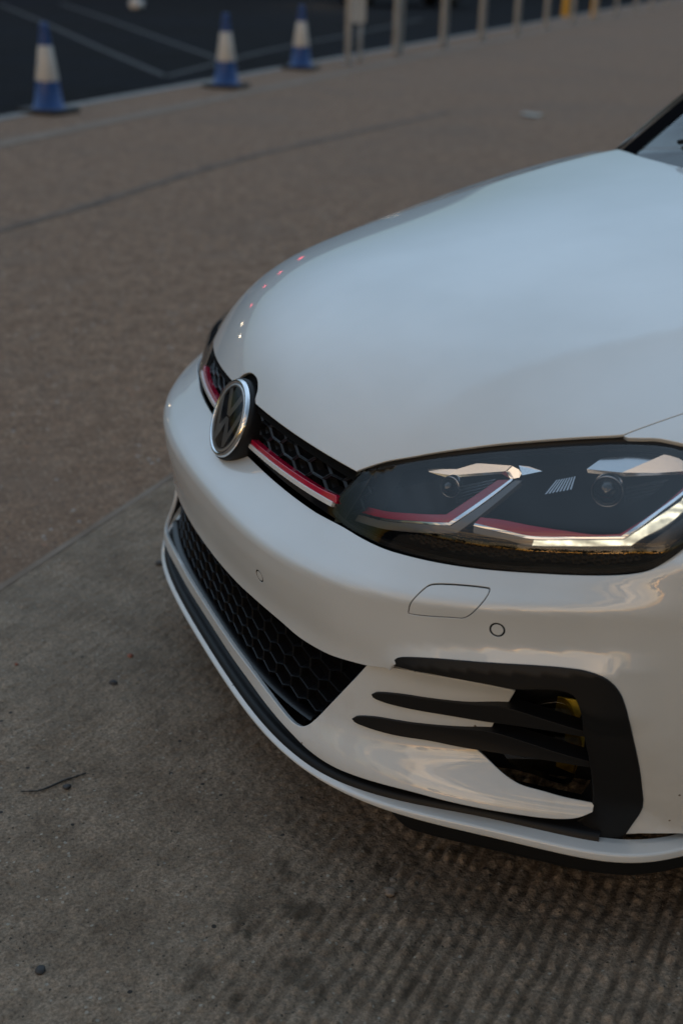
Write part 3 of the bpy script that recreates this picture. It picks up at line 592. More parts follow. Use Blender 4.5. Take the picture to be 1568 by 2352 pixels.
ulp = rnd_prof([(-.006, .1770), (-.016, .1740), (-.019, .1500), (-.022, .1420), (-.030, .1380), (-.09, .1420)], .004)
for s in (1, -1):
    tp = lambda t: float(sstep(np.array(abs(t)), .50, .60))
    ring('air_deflector', lambda t, k: [(o - .03 * (1 - k), .1765 + (z - .1765) * k) for o, z in ulp], M['black'], .50 * s, 1.05 * s, n=70, taper=tp)
# grille ---------------------------------------------------------------------
def honeycomb(name, S, cells, hw, hh, m, parent, rim=.80, depth=.016, flat=True, sc=(1, 1), back=True, deep=.55, side=1, vmax=9.):
    """cells: centres in (u,v); hw,hh half sizes; S(u,v,inset)"""
    if flat: C6 = [(1, 0), (.5, 1), (-.5, 1), (-1, 0), (-.5, -1), (.5, -1)]
    else: C6 = [(1, .5), (0, 1), (-1, .5), (-1, -.5), (0, -1), (1, -.5)]
    V, F = [], []
    for (cu, cv) in cells:
        rings = []
        for k, ins in ((1.0, .0015), ((1 + rim) / 2 , 0.), (rim, .0015), (rim * .97, depth * .5), (deep, depth)):
            u = np.array([cu + x * hw * k / sc[0] for x, y in C6]); v = np.array([cv + y * hh * k / sc[1] for x, y in C6]); v = np.minimum(v, vmax)
            rings.append(len(V)); V += [tuple(p) for p in S(u, v, ins)]
        for a, b in zip(rings[:-1], rings[1:]):
            for i in range(6): F.append((a + i, a + (i + 1) % 6, b + (i + 1) % 6, b + i))
    if side < 0: V = [(x, -y, z) for x, y, z in V]; F = [f[::-1] for f in F]
    return mk(name, V, F, m, parent, smooth=False)
GR = panel('grille', lambda u, v: SG(u, v, .038), mirror([(0, .585), (.44, .585), (.46, .700), (0, .715)]), (), SCB, .03, M['dark'], CAR, flange=0)
cells = []
pw, ph = .066, .0255
for j in range(-1, 5):
    for i in range(-12, 13):
        for sgn in (1,):
            cu = i * pw * .75; cv = .648 + j * ph + (i % 2) * ph / 2
            if abs(cu) < .43 and cv < .69: cells.append((cu / 1.0, cv))
honeycomb('honeycomb', lambda u, v, ins: SG(u, v, .010 + ins), cells, pw / 2, ph / 2, M['comb'], GR, rim=.84, depth=.02, vmax=.684)
def strip(name, zt, zb, m, lift, t0, t1, side, dep=.012, step=.006, parent=GR):
    up = [(t, zt(t)) for t in np.arange(t0, t1 + 1e-6, .008)]; dn = [(t, zb(t)) for t in np.arange(t1, t0 - 1e-6, -.008)]
    return panel(name, SG, np.array(up + dn), (), SCB, step, m, parent, flange=dep, rnd=.0012, lift=lift, side=side)
for s in (1, -1):
    strip('red_strip', lambda t: .6258 + .002 * sstep(t, .33, .37), lambda t: .6182, M['red'], .003, .056, .372, s)
    strip('pale_strip', lambda t: .6172, lambda t: .6112, M['whitetrim'], .0055, .046, .366, s)
    strip('lower_bar', lambda t: .6090, lambda t: .5945, M['gloss'], -.010, .0, .372, s, dep=.02)
    panel('side_frame', SG, np.array([(.372, .590), (.392, .5950), (.412, .652), (.430, .694), (.400, .694), (.380, .640)]), (), SCB, .008, M['gloss'], GR, flange=.02, lift=-.006, side=s)
# lower grille
LG = panel('lower_grille', lambda u, v: (lambda r: np.stack([-1 + r * np.cos(u), r * np.sin(u), v], -1))(bumper_r(u, v) - .075), mirror([(0, .225), (.56, .225), (.56, .44), (0, .44)]), (), SCB, .03, M['dark'], CAR, flange=0)
hp, hr = .048, .029
cells = []
for j in range(-1, 7):
    for i in range(-13, 14):
        cu = (i + (j % 2) * .5) * hp / 1.03; cv = .258 + j * hr
        if abs(cu) < .56: cells.append((cu, cv))
honeycomb('honeycomb', lambda u, v, ins: (lambda r: np.stack([-1 + r * np.cos(u), r * np.sin(u), v], -1))(bumper_r(u, v) - .020 - ins), cells, hp / 2 / 1.03, hr * .667, M['comb'], LG, rim=.93, depth=.035, flat=False, deep=.62)
# the sill and lips of the opening
for zz, dz in ((.2575, 1),):
    th = np.linspace(-.40, .40, 90)
    A = [[(-1 + r * math.cos(t), r * math.sin(t), z) for r, z in ((float(bumper_r(np.array([t]), np.array([.2585]))[0]) - .006, .2580), (float(bumper_r(np.array([t]), np.array([.2585]))[0]) - .014, .2625), (float(bumper_r(np.array([t]), np.array([.2585]))[0]) - .022, .2605), (float(bumper_r(np.array([t]), np.array([.2585]))[0]) - .045, .250))] for t in th]
    sweep('grille_sill', None, A, M['comb'], LG)
# badge ----------------------------------------------------------------------
BZ, BR, TILT = .644, .0725, .38
BAD = empty('badge'); BAD.parent = CAR; BAD.location = (-.010, 0, BZ); BAD.rotation_euler = (0, -TILT, 0)
def disc(name, prof, m, parent, seg=96): return lathe(name, prof, m, parent, seg, axis='X')
# local x is the badge's outward axis
disc('housing', [(.0, -.060), (.066, -.060), (.0745, -.045), (.0765, -.012), (.0755, -.004), (.071, -.0015), (.05, -.004), (0, -.004)][::-1], M['black'], BAD)
disc('ring', [(.0735, -.008), (.0728, -.001), (.0708, .0035), (.0672, .0042), (.0640, .0015), (.0632, -.003)][::-1], M['chrome'], BAD)
disc('backing', [(.0, -.0005), (.035, -.0008), (.0640, -.0015)][::-1], M['gloss'], BAD)
disc('glass_dome', [(.0, .0095), (.02, .0090), (.04, .0072), (.055, .0045), (.064, .0018)][::-1], M['dome'], BAD)
def slab(name, polys, x0, x1, m, parent, m2=None):
    V, F = [], []
    for p in polys:
        b = len(V); n = len(p); V += [(x1, y, z) for y, z in p] + [(x0, y, z) for y, z in p]
        F.append(tuple(range(b, b + n))); F += [(b + i, b + n + i, b + n + (i + 1) % n, b + (i + 1) % n) for i in range(n)]
    o = mk(name, V, F, m, parent, smooth=False)
    if m2:
        o.data.materials.append(m2)
        for p in o.data.polygons:
            if abs(p.normal.x) < .5: p.material_index = 1
    return o
def onr(y, s, R=.0565): return s * math.sqrt(R * R - y * y)
R_ = .0565
VV = [[(-.0330, onr(.0330, 1)), (-.0215, onr(.0215, 1)), (-.0000, .0135), (.0215, onr(.0215, 1)), (.0330, onr(.0330, 1)), (.0072, .0045), (-.0072, .0045)]]
WW = [[(-.0530, onr(.0530, 1)), (-.0455, onr(.0455, 1)), (-.0240, -.0290), (-.0065, .0010), (.0065, .0010), (.0240, -.0290), (.0455, onr(.0455, 1)), (.0530, onr(.0530, 1)), (.0285, onr(.0285, -1) ), (.0225, onr(.0225, -1)), (.0000, -.0150), (-.0225, onr(.0225, -1)), (-.0285, onr(.0285, -1))]]
# concave outlines are split into convex bars
def bars(pts, w):
    o = []
    for (a, b) in pts:
        a, b = np.array(a), np.array(b); d = (b - a) / np.linalg.norm(b - a); n = np.array([-d[1], d[0]]) * w / 2
        o.append([tuple(a + n), tuple(a - n), tuple(b - n), tuple(b + n)])
    return [q if sum(q[i][0] * q[(i + 1) % 4][1] - q[(i + 1) % 4][0] * q[i][1] for i in range(4)) > 0 else q[::-1] for q in o]
V_b = [[(-.0345, .0440), (-.0225, .0515), (0, .0150), (0, .0035), (-.0075, .0035)], [(.0345, .0440), (.0075, .0035), (0, .0035), (0, .0150), (.0225, .0515)]]
W_l = [[(-.0545, .0130), (-.0475, .0290), (-.0255, -.0225), (-.0262, -.0485)], [(-.0262, -.0485), (-.0255, -.0225), (-.0065, .0005), (0, .0005), (0, -.0105), (-.0195, -.0520)]]
W_r = [[(-y, z) for y, z in p][::-1] for p in W_l]
for nm, ps in (('letter', V_b), ('letter', W_l + W_r)):
    ps = [p if sum(p[i][0] * p[(i + 1) % len(p)][1] - p[(i + 1) % len(p)][0] * p[i][1] for i in range(len(p))) > 0 else p[::-1] for p in ps]
    slab(nm, ps, -.001, .0032, M['smoke'], BAD, M['chrome'])
disc('inner_ring', [(.0575, -.0005), (.0575, .0030), (.0632, .0030), (.0632, -.0005)], M['smoke'], BAD)
# headlamps ------------------------------------------------------------------
def lamp(s):
    T = BT[BT[:, 0] > .40]; top = [(float(t), float(z)) for t, r, z in T]
    bot = [tuple(q) for q in hlb[1:]] + hl_end
    ie = O['inner_edge'][0]
    c_t = crom(top, .006, SCB); c_b = crom([ie[-1]] + bot, .006, SCB)[::-1]
    c_t = np.array([(t, z - .002) for t, z in c_t if t < 1.139]); c_b = np.array([(t, z + .0035) for t, z in c_b if t < 1.135])
    ci = crom(ie[::-1], .006, SCB)[1:-1]
    po = np.vstack([c_t, c_b, ci])
    sh_ = lambda u, v, k: SG(u, v, .030) - k * np.stack([.6 * np.cos(u), .6 * np.sin(u), .8 + 0 * u], -1)
    H_ = panel('headlight', lambda u, v: sh_(u, v, .085), po, (), SCB, .02, M['dark'], CAR, flange=0, side=s)
    panel('seal', lambda u, v: SG(u, v, .0065), shrink(po, -.0035, SCB), [shrink(po, .004, SCB)], SCB, .012, M['black'], H_, flange=.014, side=s)
    bez = lambda u, v: SG(u, v, .034)
    panel('lens', SG, shrink(po, .0012, SCB), (), SCB, .008, M['lens'], H_, flange=.012, side=s, lift=-.0015)
    # dark bezel floor
    panel('bezel', lambda u, v: sh_(u, v, .060), shrink(po, .002, SCB), (), SCB, .015, M['bezel'], H_, flange=0, side=s)
    SI_ = lambda u, v: SG(u, v, .030)
    def pc(nm, key, m, dep=.010, lift=0., rd=.0008, st=.004, par=H_):
        return panel(nm, SI_, outline(O[key], .0035, SCB), (), SCB, st, m, par, flange=dep, side=s, lift=lift, rnd=rd)
    for k in ('1', '2'):
        pc('red_strip', 'h_red' + k, M['red'])
        pc('pale_strip', 'h_white' + k, M['chrome'], lift=.0008)
    pc('light_guide', 'h_guide1', M['guide'], lift=-.001)
    # lit guide: outer part bright, with fine ribs
    g = outline(O['h_guide2'], .003, SCB)
    gl = pc('light_guide', 'h_guide2', M['guide'], lift=-.001)
    b2 = [q for q in g if q[0] > .7172]
    panel('daylight_strip', SI_, np.array(shrink(np.array(b2), .0012, SCB)), (), SCB, .003, M['led'], gl, flange=.003, side=s, lift=.0006, rnd=.0006)
    # chrome reflectors: two facets each
    for key, (a, b), pts in (('h_chrome1a', 0, None), ('h_chrome2a', 0, None)) if False else ():
        pass
    def facets(nm, polys):
        V, F = [], []
        for p in polys:
            b0 = len(V); u = np.array([q[0] for q in p]); v = np.array([q[1] for q in p]); d = [q[2] for q in p]
            for i in range(len(p)): V.append(tuple(SG(u[i:i+1], v[i:i+1], .030 - d[i])[0]))
            F.append(tuple(range(b0, b0 + len(p))))
        if s < 0: V = [(x, -y, z) for x, y, z in V]
        return mk(nm, V, F, M['brushed'], H_, smooth=False)
    for G in O['facets']:
        V, F = [], []
        for p in G: F.append(tuple(range(len(V), len(V) + len(p)))); V += [(x, s * y, z) for x, y, z in p]
        mk('reflector', V, F, M['brushed'], H_, smooth=False)
    facets('bezel_point', [[(*q, d) for q, d in zip(O['h_tri'][0], (-.003, -.003, -.006, -.002))]])
    # projector lenses
    for (cu, cv), R in ((O['h_lens'][0][0], .021), (O['h_lens'][1][0], .015)):
        P0 = SG(np.array([cu]), np.array([cv]), .052)[0]; nn = np.array([math.cos(cu), math.sin(cu), 0.12]); nn /= np.linalg.norm(nn)
        if s < 0: P0 = P0 * [1, -1, 1]; nn = nn * [1, -1, 1]
        q = Vector(nn).to_track_quat('X', 'Z')
        o = lathe('projector', [(0, .016), (R * .45, .0145), (R * .75, .0095), (R * .95, .001), (R, -.004)][::-1], M['proj'], H_, 32, axis='X'); o.location = P0; o.rotation_mode = 'QUATERNION'; o.rotation_quaternion = q
        o2 = lathe('projector_ring', [(R, -.012), (R * 1.0, .001), (R * 1.08, .003), (R * 1.14, -.002), (R * 1.14, -.012)], M['satin'], H_, 32, axis='X'); o2.location = P0; o2.rotation_mode = 'QUATERNION'; o2.rotation_quaternion = q
        # ribbed fan between lens and chrome edge
    for pl in O['h_led']:
        a0 = np.array(pl[0]); a1 = np.array(pl[6]); b0 = np.array(pl[2]); b1 = np.array(pl[3])
        V, F = [], []; K = 5
        for k in range(K):
            f0, f1 = (k + .15) / K, (k + .62) / K
            e0 = b0 + (np.array(pl[4]) - b0) * f0; e1 = b0 + (np.array(pl[4]) - b0) * f1
            q = [(a0 + (a1 - a0) * f0), (a0 + (a1 - a0) * f1), e1, e0]; bb = len(V)
            for p, ins in zip(q, (.040, .034, .034, .040)): V.append(tuple(SG(np.array([p[0]]), np.array([p[1]]), ins)[0]))
            F.append((bb, bb + 1, bb + 2, bb + 3))
        if s < 0: V = [(x, -y, z) for x, y, z in V]
        mk('louvre', V, F, M['satin'], H_, smooth=False)
    # small ribbed side reflector
    rf = O['h_refl'][0]; c0 = np.array(rf[0]); c1_ = np.array(rf[2]); c2 = np.array(rf[3]); c3 = np.array(rf[4]); V, F = [], []
    for k in range(8):
        f0, f1 = k / 8, (k + .55) / 8
        for p in (c0 + (c3 - c0) * f0, c0 + (c3 - c0) * f1, c1_ + (c2 - c1_) * f1, c1_ + (c2 - c1_) * f0): V.append(tuple(SG(np.array([p[0]]), np.array([p[1]]), .044)[0]))
        F.append(tuple(range(4 * k, 4 * k + 4)))
    if s < 0: V = [(x, -y, z) for x, y, z in V]
    mk('side_reflector', V, F, M['satin'], H_, smooth=False)
    # honeycomb texture under the daylight strip
    cp = np.array(O['h_comb'][0]); cells = []
    for j in range(0, 12):
        for i in range(0, 46):
            cu = .50 + i * .0105; cv = .598 + j * .0075 + (i % 2) * .00375
            if inside(np.array([(cu, cv)]), cp)[0]: cells.append((cu, cv))
    honeycomb('honeycomb', lambda u, v, ins: SG(u, v, .034 + ins), cells, .0070, .00375, M['bronze'], H_, rim=.80, depth=.004, sc=(1, 1), side=s)
    ind = np.array(O['h_indic'][0]); panel('indicator', SI_, ind, (), SCB, .006, M['orange'], H_, flange=.006, side=s)
    return H_
M['proj'] = glass_mat('projector_glass', (.35, .36, .38), 1.6, .02, 2.0)
M['bronze'] = mat('smoked_comb', (.075, .058, .040), rough=.3, metal=.5)
for s in (1, -1): lamp(s)
# bonnet ---------------------------------------------------------------------
fe = [(-edge_x(y) - .0, y) for y in np.linspace(.051, .375, 30)]
notch = [(-.0577, 0), (-.0570, .016), (-.0540, .031), (-.0480, .046), (-.0415, .0525)]
hlt = O['hltop'][0]
c_n = crom(notch, .004); c_f = np.array([(float(x), float(y)) for x, y in fe[1:]])
c_h = crom([(float(-edge_x(.375)), .375)] + [tuple(q) for q in hlt[1:9]], .006)
c_s = crom([hlt[8]] + [(-.4369, .6337), (-.4706, .6398), (-.4938, .6438), (-.58, .658), (-.72, .676), (-.9, .691), (-1.08, .698), (-1.185, .699)], .015)
c_r = crom([(-1.185, .699), (-1.188, .63), (-1.174, .54), (-1.155, .45), (-1.141, .33), (-1.131, .2), (-1.128, 0)], .015)
hh = np.vstack([c_n, c_f, c_h[1:], c_s[1:], c_r[1:]]); keep = [hh[0]]
for q in hh[1:]:
    if np.linalg.norm(q - keep[-1]) > .002: keep.append(q)
keep = np.array(keep); keep[-1] = (-1.128, 0)
BON = panel('bonnet', SH, mirror_y(keep), (), (1, 1), .016, M['paint'], CAR, flange=.005, rnd=.0015, out_from=(-1.0, 0, -2.0))
panel('bonnet_gap_liner', lambda u, v: SH(u, v) - np.array([0, 0, .016]), mirror_y(np.array(keep) * [1.0, 1.012]), (), (1, 1), .05, M['dark'], BON, flange=0, out_from=(-1.0, 0, -2.0))  # dark sheet added below the bonnet so no light shows through its gaps
# wings ----------------------------------------------------------------------
Y0, WF = .66, .215
def SF(u, l):
    """u = x, l = girth: <0 on the height field, 0..1 round the shoulder, >1 down the side"""
    u = np.asarray(u, float); l = np.asarray(l, float)
    yin = Y0 + np.minimum(l, 0) * .2
    a = np.clip(l, 0, 1) * math.pi / 2
    wf = WF * (1 - .10 * sstep(-u, .75, .35))
    m_ = (HZ(u, Y0 + .002 + 0 * u) - HZ(u, Y0 - .002 + 0 * u)) / .004
    y = yin + wf * np.sin(a); hgt = (HZ(u, Y0 + 0 * u) - .66) * 1.0
    z = HZ(u, yin) + m_ * wf * np.sin(a) * np.cos(a) - hgt * (1 - np.cos(a))
    d = np.maximum(l - 1, 0); z = z - d * .45; y = y + .006 * np.sin(np.minimum(d, 1) * math.pi) - .02 * d * d
    return np.stack([u, y, z], -1)
def l_of(x, y): return math.asin(min(1, max(-1, (y - Y0) / (WF * (1 - .10 * float(sstep(np.array(-x), .75, .35))))))) / (math.pi / 2) if y > Y0 else (y - Y0) / .2
f_in = [(x - .0, l_of(x, y + .0035)) for x, y in [hlt[8], (-.4369, .6337), (-.4706, .6398), (-.4938, .6438), (-.58, .658), (-.72, .676), (-.9, .691), (-1.08, .698), (-1.20, .702)]]
f_fr = [(x, l_of(x, y)) for x, y in [(-.4090, .6365), (-.4300, .6520), (-.4535, .6730), (-.4690, .6900), (-.512, .74), (-.55, .785), (-.59, .825), (-.615, .85)]]
def arch_pts(n=24):
    o = []
    for z in np.linspace(.62, .30, n):
        dx = math.sqrt(max(1e-5, .365 ** 2 - (z - .335) ** 2)); o.append((dx, z))
    return o
arc = []
for a in np.linspace(math.radians(42), math.radians(190), 40):
    x = -.86 + .365 * math.cos(a); z = .335 + .365 * math.sin(a); zt = float(SF(np.array([x]), np.array([1.0]))[0][2])
    if z > zt:      # arch top may lie on the shoulder: search l
        ls = np.linspace(.2, 1, 400); zz = SF(np.full(400, x), ls)[:, 2]; l = float(ls[np.argmin(abs(zz - z))])
    else: l = 1 + (zt - z) / .45
    arc.append((x, l))
wing = outline([f_in[::-1], f_fr, [f_fr[-1], (-.612, 1.0), arc[0]], arc, [arc[-1], (-1.23, 1.9)], [(-1.23, 1.9), (-1.27, 1.4)], [(-1.27, 1.4), (-1.28, .8), (-1.28, .45)], [(-1.28, .45), f_in[-1]]], .012, (1, .33))
for s in (1, -1):
    panel('wing', SF, wing, (), (1, .33), .018, M['paint'], CAR, flange=.02, rnd=.0015, out_from=(-.9, .3, .2), side=s)
# cabin ----------------------------------------------------------------------
def grid(name, fn, nu, nv, m, parent=CAR, side=1):
    U = np.linspace(0, 1, nu); Vv = np.linspace(0, 1, nv); A = np.array([[fn(u, v) for v in Vv] for u in U], float)
    return sweep(name, None, A, m, parent, side=side)
def screen_pt(p, q, lift=0.):
    """windscreen: p base->top, q -1..1 across"""
    aq = abs(q); xb = -1.132 - .045 * aq ** 2 - .06 * aq ** 6; xt = -1.72 - .10 * aq ** 2
    yb, yt = .665, .56; zb = .978 - .004 * aq ** 2; zt = 1.385 - .02 * aq ** 2
    x = xb + (xt - xb) * p; z = zb + (zt - zb) * p + .05 * math.sin(math.pi * p) * (1 - .3 * aq); y = q * (yb + (yt - yb) * p)
    return (x + lift * .5, y, z + lift)
grid('windscreen', lambda u, v: screen_pt(.02 + .98 * u, -1 + 2 * v), 24, 40, M['windglass'])
for s in (1, -1):
    grid('screen_border', lambda u, v: screen_pt(-.02 + 1.02 * u, s * (1.0 - v * (.20 - .09 * u)), .0015), 24, 6, M['frit'])
    grid('pillar', lambda u, v: tuple(np.array(screen_pt(-.03 + 1.03 * u, s * 1.0)) + np.array([-.01, s * (.005 + .085 * v), .022 + .006 * math.sin(v * 3.1) - .070 * v])), 24, 8, M['paint'])
grid('cowl', lambda u, v: tuple(np.array(screen_pt(-.02 + .055 * u, .5 * (-1 + 2 * v))) + [0, 0, .002]), 3, 40, M['black'])
grid('cowl_floor', lambda u, v: (-1.09 - .11 * u, -.64 + 1.28 * v, .972 + .012 * u), 3, 6, M['dark'])
WIP = tube('wiper', [tuple(np.array(screen_pt(.10 + .015 * math.sin(k), -.60 + k * .055)) + [0, 0, .012]) for k in range(12)], .006, M['black'], CAR, 6)
def roof_pt(u, v):
    q = -1 + 2 * v; aq = abs(q); x = -1.72 - .10 * aq ** 2 - u * 1.65; z = 1.385 - .02 * aq ** 2 + .05 * math.sin(math.pi * (u * .8 + .1)) - .012 * u; 
    return (x, q * (.56 + .015 * math.sin(math.pi * u)), z - .025 * aq ** 4)
grid('roof', roof_pt, 20, 24, M['paint'])
def side_pt(x, t, s=1):
    """side of the greenhouse: t 0 waist -> 1 roof"""
    return (x, s * (.865 - .27 * t - .02 * t * t), .955 + (1.372 - .955) * t)
def door_S(u, v):
    zz = np.clip((v - .2) / .75, 0, 1)
    y = .868 + .012 * np.sin(zz * 3.14) - .045 * np.clip((v - .72) / .25, 0, 1) ** 1.5 - .02 * np.clip((.35 - v) / .15, 0, 1) - .05 * sstep(-u, 3.2, 4.2)
    return np.stack([u, y, v], -1)
for s in (1, -1):
    ra = [(-3.48 + .365 * math.cos(a), .335 + .365 * math.sin(a)) for a in np.linspace(math.radians(-15), math.radians(195), 40)]
    body_o = outline([[(-1.285, .955), (-1.27, .6), (-1.235, .23)], [(-1.235, .23), (-3.12, .23)], ra, [ra[-1], (-4.05, .30)], [(-4.05, .30), (-4.15, .6), (-4.08, .955)], [(-4.08, .955), (-1.285, .955)]], .03)
    bp = panel('body_side', door_S, body_o, (), (1, 1), .06, M['paint'], CAR, flange=.02, out_from=(-2.5, .3, .5), side=s)
    grid('side_window', lambda u, v: side_pt(-1.42 - .42 * v - (2.18 - .42 * v - .25 * v) * u, v, s), 12, 8, M['windglass'])
    grid('roof_rail', lambda u, v: tuple(np.array(side_pt(-1.75 - 1.6 * u, 1.0, s)) + np.array([0, -s * .018 * v + s * .002, .014 * v])), 12, 4, M['paint'])
    grid('rear_pillar', lambda u, v: (-3.60 - .45 * u + .25 * v * (1 - u) - .25 * v * u, s * (.866 - .27 * v - .02 * v * v - .04 * u), .955 + .417 * v), 6, 8, M['paint'])
    # wheels
    for wx in (-.86, -3.48):
        W_ = empty('wheel'); W_.parent = CAR; W_.location = (wx, s * .775, .317)
        ty = lathe('tyre', [(.225, -.10), (.300, -.112), (.313, -.095), (.317, -.05), (.317, .05), (.313, .095), (.300, .112), (.225, .10)], M['rubber'], W_, 48, axis='Y')
        lathe('rim', [(.228, -.09), (.220, -.06), (.215, .06), (.228, .10), (.234, .104)], M['satin'], W_, 48, axis='Y')
        for k in range(5):
            a = 2 * math.pi * k / 5; c_, s_ = math.cos(a), math.sin(a)
            V = []
            for r, w2, dy in ((.03, .035, .085), (.215, .028, .095)):
                for yy in (dy, dy - .03):
                    for w3 in (-w2, w2): V.append((r * c_ - w3 * s_, s * yy, r * s_ + w3 * c_))
            F = [(0, 1, 5, 4), (2, 6, 7, 3), (0, 4, 6, 2), (1, 3, 7, 5), (0, 2, 3, 1), (4, 5, 7, 6)]
            bev(mk('spoke', V, F, M['satin'], W_, smooth=False), .004)
        lathe('brake_disc', [(.0, .03), (.15, .03), (.15, .05), (.0, .05)], M['steel'], W_, 32, axis='Y')
        lathe('wheel_well', [(.0, -.20 * 1), (.362, -.20), (.362, .085)], M['dark'], W_, 40, axis='Y') if s > 0 else lathe('wheel_well', [(.0, .20), (.362, .20), (.362, -.085)], M['dark'], W_, 40, axis='Y')
grid('tail', lambda u, v: (-4.10 - .12 * math.sin(math.pi * (u * .9 + .05)) + .0 * v - .06 * (1 - (2 * v - 1) ** 4), -.83 + 1.66 * v, .28 + .68 * u), 14, 20, M['paint'])
grid('rear_screen', lambda u, v: (-4.02 + .62 * u - .04 * (1 - (2 * v - 1) ** 2), (-.80 + 1.6 * v) * (1 - .25 * u), .955 + .42 * u), 8, 12, M['windglass'])
# dark core: engine bay and cabin floor, so nothing shows through the openings
def core(name, plan, z0, z1, m):
    n = len(plan); V = [(x, y, z0) for x, y in plan] + [(x, y, z1) for x, y in plan]
    return mk(name, V, [tuple(range(n))[::-1], tuple(range(n, 2 * n))] + [(i, (i + 1) % n, n + (i + 1) % n, n + i) for i in range(n)], m, CAR, smooth=False)
core('engine_bay', [(-.14, -.35), (-.14, .35), (-.36, .58), (-.50, .60), (-.50, -.60), (-.36, -.58)][::-1], .17, .60, M['dark'])
core('floor_pan', [(-.50, -.50), (-.50, .50), (-4.0, .50), (-4.0, -.50)][::-1], .17, .60, M['dark'])
core('cabin_floor', [(-1.20, -.80), (-1.20, .80), (-4.0, .78), (-4.0, -.78)][::-1], .25, .80, M['dark'])
grid('dashboard', lambda u, v: (-1.22 - .55 * u, -.66 + 1.32 * v, .93 + .05 * math.sin(u * 2.4)), 8, 10, M['black'])
grid('number_plate_bracket', lambda u, v: (-.995 + 1.055, -.26 + .52 * v, .44 + .0 * u), 2, 2, M['black']) if False else None
# ---------------------------------------------------------------- ground
def vor(*a): pass
KD = np.array([-.684, -.7295]); KN = np.array([-KD[1] * -1, 0])      # kerb runs along KD
K0 = np.array([-1.0, -9.62]); KNn = np.array([KD[1], -KD[0]])         # to the car side is +/-; fixed below
if np.dot(KNn, -K0) < 0: KNn = -KNn
def kp(a, b): q = K0 + KD * a + KNn * b; return (float(q[0]), float(q[1]))
def gmat(name, c1, c2, scale, rough, bumps, speck=None, stain=None, spec=.25, mottle=None):
    m = bpy.data.materials.new(name); m.use_nodes = True; t = m.node_tree; nd = t.nodes; L = t.links; b = nd['Principled BSDF']
    c = nd.new('ShaderNodeTexCoord'); b.inputs['Roughness'].default_value = rough; b.inputs['Specular IOR Level'].default_value = spec
    def noise(s, det=6, r=.6, vec=None):
        n = nd.new('ShaderNodeTexNoise'); n.inputs['Scale'].default_value = s; n.inputs['Detail'].default_value = det; n.inputs['Roughness'].default_value = r
        L.new(vec or c.outputs['Object'], n.inputs['Vector']); return n.outputs[0]
    def ramp(v, p0, p1, a=(0, 0, 0, 1), e=(1, 1, 1, 1)):
        r = nd.new('ShaderNodeValToRGB'); r.color_ramp.elements[0].position = p0; r.color_ramp.elements[1].position = p1; r.color_ramp.elements[0].color = a; r.color_ramp.elements[1].color = e; L.new(v, r.inputs[0]); return r.outputs[0]
    def mixc(f, a, b_):
        x = nd.new('ShaderNodeMix'); x.data_type = 'RGBA'; L.new(f, x.inputs[0])
        for s_, v in ((6, a), (7, b_)):
            if isinstance(v, tuple): x.inputs[s_].default_value = v
            else: L.new(v, x.inputs[s_])
        return x.outputs[2]
    def mth(op, a, b_=None):
        x = nd.new('ShaderNodeMath'); x.operation = op
        for i, v in enumerate((a, b_)):
            if v is None: continue
            if isinstance(v, (int, float)): x.inputs[i].default_value = v
            else: L.new(v, x.inputs[i])
        return x.outputs[0]
    col = mixc(ramp(noise(scale), .35, .65), (*c1, 1), (*c2, 1))
    col = mixc(ramp(noise(scale * .13, 4), .3, .7), mixc(ramp(noise(scale * .13, 4), 0, 1), col, col), col)
    for ms, lo, hi in (mottle or []):
        mm = nd.new('ShaderNodeMapRange'); mm.inputs[1].default_value = .32; mm.inputs[2].default_value = .68; mm.inputs[3].default_value = lo; mm.inputs[4].default_value = hi; L.new(noise(ms, 5, .7), mm.inputs[0])
        mu = nd.new('ShaderNodeVectorMath'); mu.operation = 'SCALE'; L.new(col, mu.inputs[0]); L.new(mm.outputs[0], mu.inputs[3]); col = mu.outputs[0]
    for sp in (speck or []):
        v = nd.new('ShaderNodeTexVoronoi'); v.inputs['Scale'].default_value = sp[0]; L.new(c.outputs['Object'], v.inputs['Vector'])
        s_ = nd.new('ShaderNodeSeparateColor'); L.new(v.outputs['Color'], s_.inputs[0])
        f = mth('MULTIPLY', mth('LESS_THAN', v.outputs['Distance'], sp[1]), mth('LESS_THAN', s_.outputs[0], sp[2]))
        col = mixc(f, col, (*sp[3], 1))
    for st in (stain or []):
        f = mth('MULTIPLY', ramp(noise(st[0], 6, .65), st[1], st[2]), st[3]); col = mixc(f, col, (*st[4], 1))
    if mottle and len(mottle) == 3:
        an_ = nd.new('ShaderNodeAttribute'); an_.attribute_name = 'dirt'; col = mixc(mth('MULTIPLY', an_.outputs['Fac'], .80), col, (.048, .034, .021, 1))
    L.new(col, b.inputs['Base Color'])
    h = None
    for s_, amp, det in bumps:
        v = mth('MULTIPLY', noise(s_, det, .65), amp); h = v if h is None else mth('ADD', h, v)
    bp = nd.new('ShaderNodeBump'); bp.inputs['Strength'].default_value = 1.0; bp.inputs['Distance'].default_value = 1.0; L.new(h, bp.inputs['Height']); L.new(bp.outputs[0], b.inputs['Normal'])
    return m
def sheet(name, poly, z, m, kind='structure', label=None):
    n = len(poly); me = bpy.data.meshes.new(name); me.from_pydata([(x, y, z) for x, y in poly], [], [tuple(range(n)) if area(np.array(poly)) > 0 else tuple(range(n))[::-1]]); me.update()
    o = link(name, me, None, m); o['kind'] = kind
    if label: o['label'] = label
    return o
M['road'] = gmat('wet_asphalt', (.0075, .0075, .0080), (.0125, .0125, .0135), 3.0, .95, [(60, .004, 4)], spec=.05, stain=[(.25, .45, .7, .6, (.010, .013, .020))])
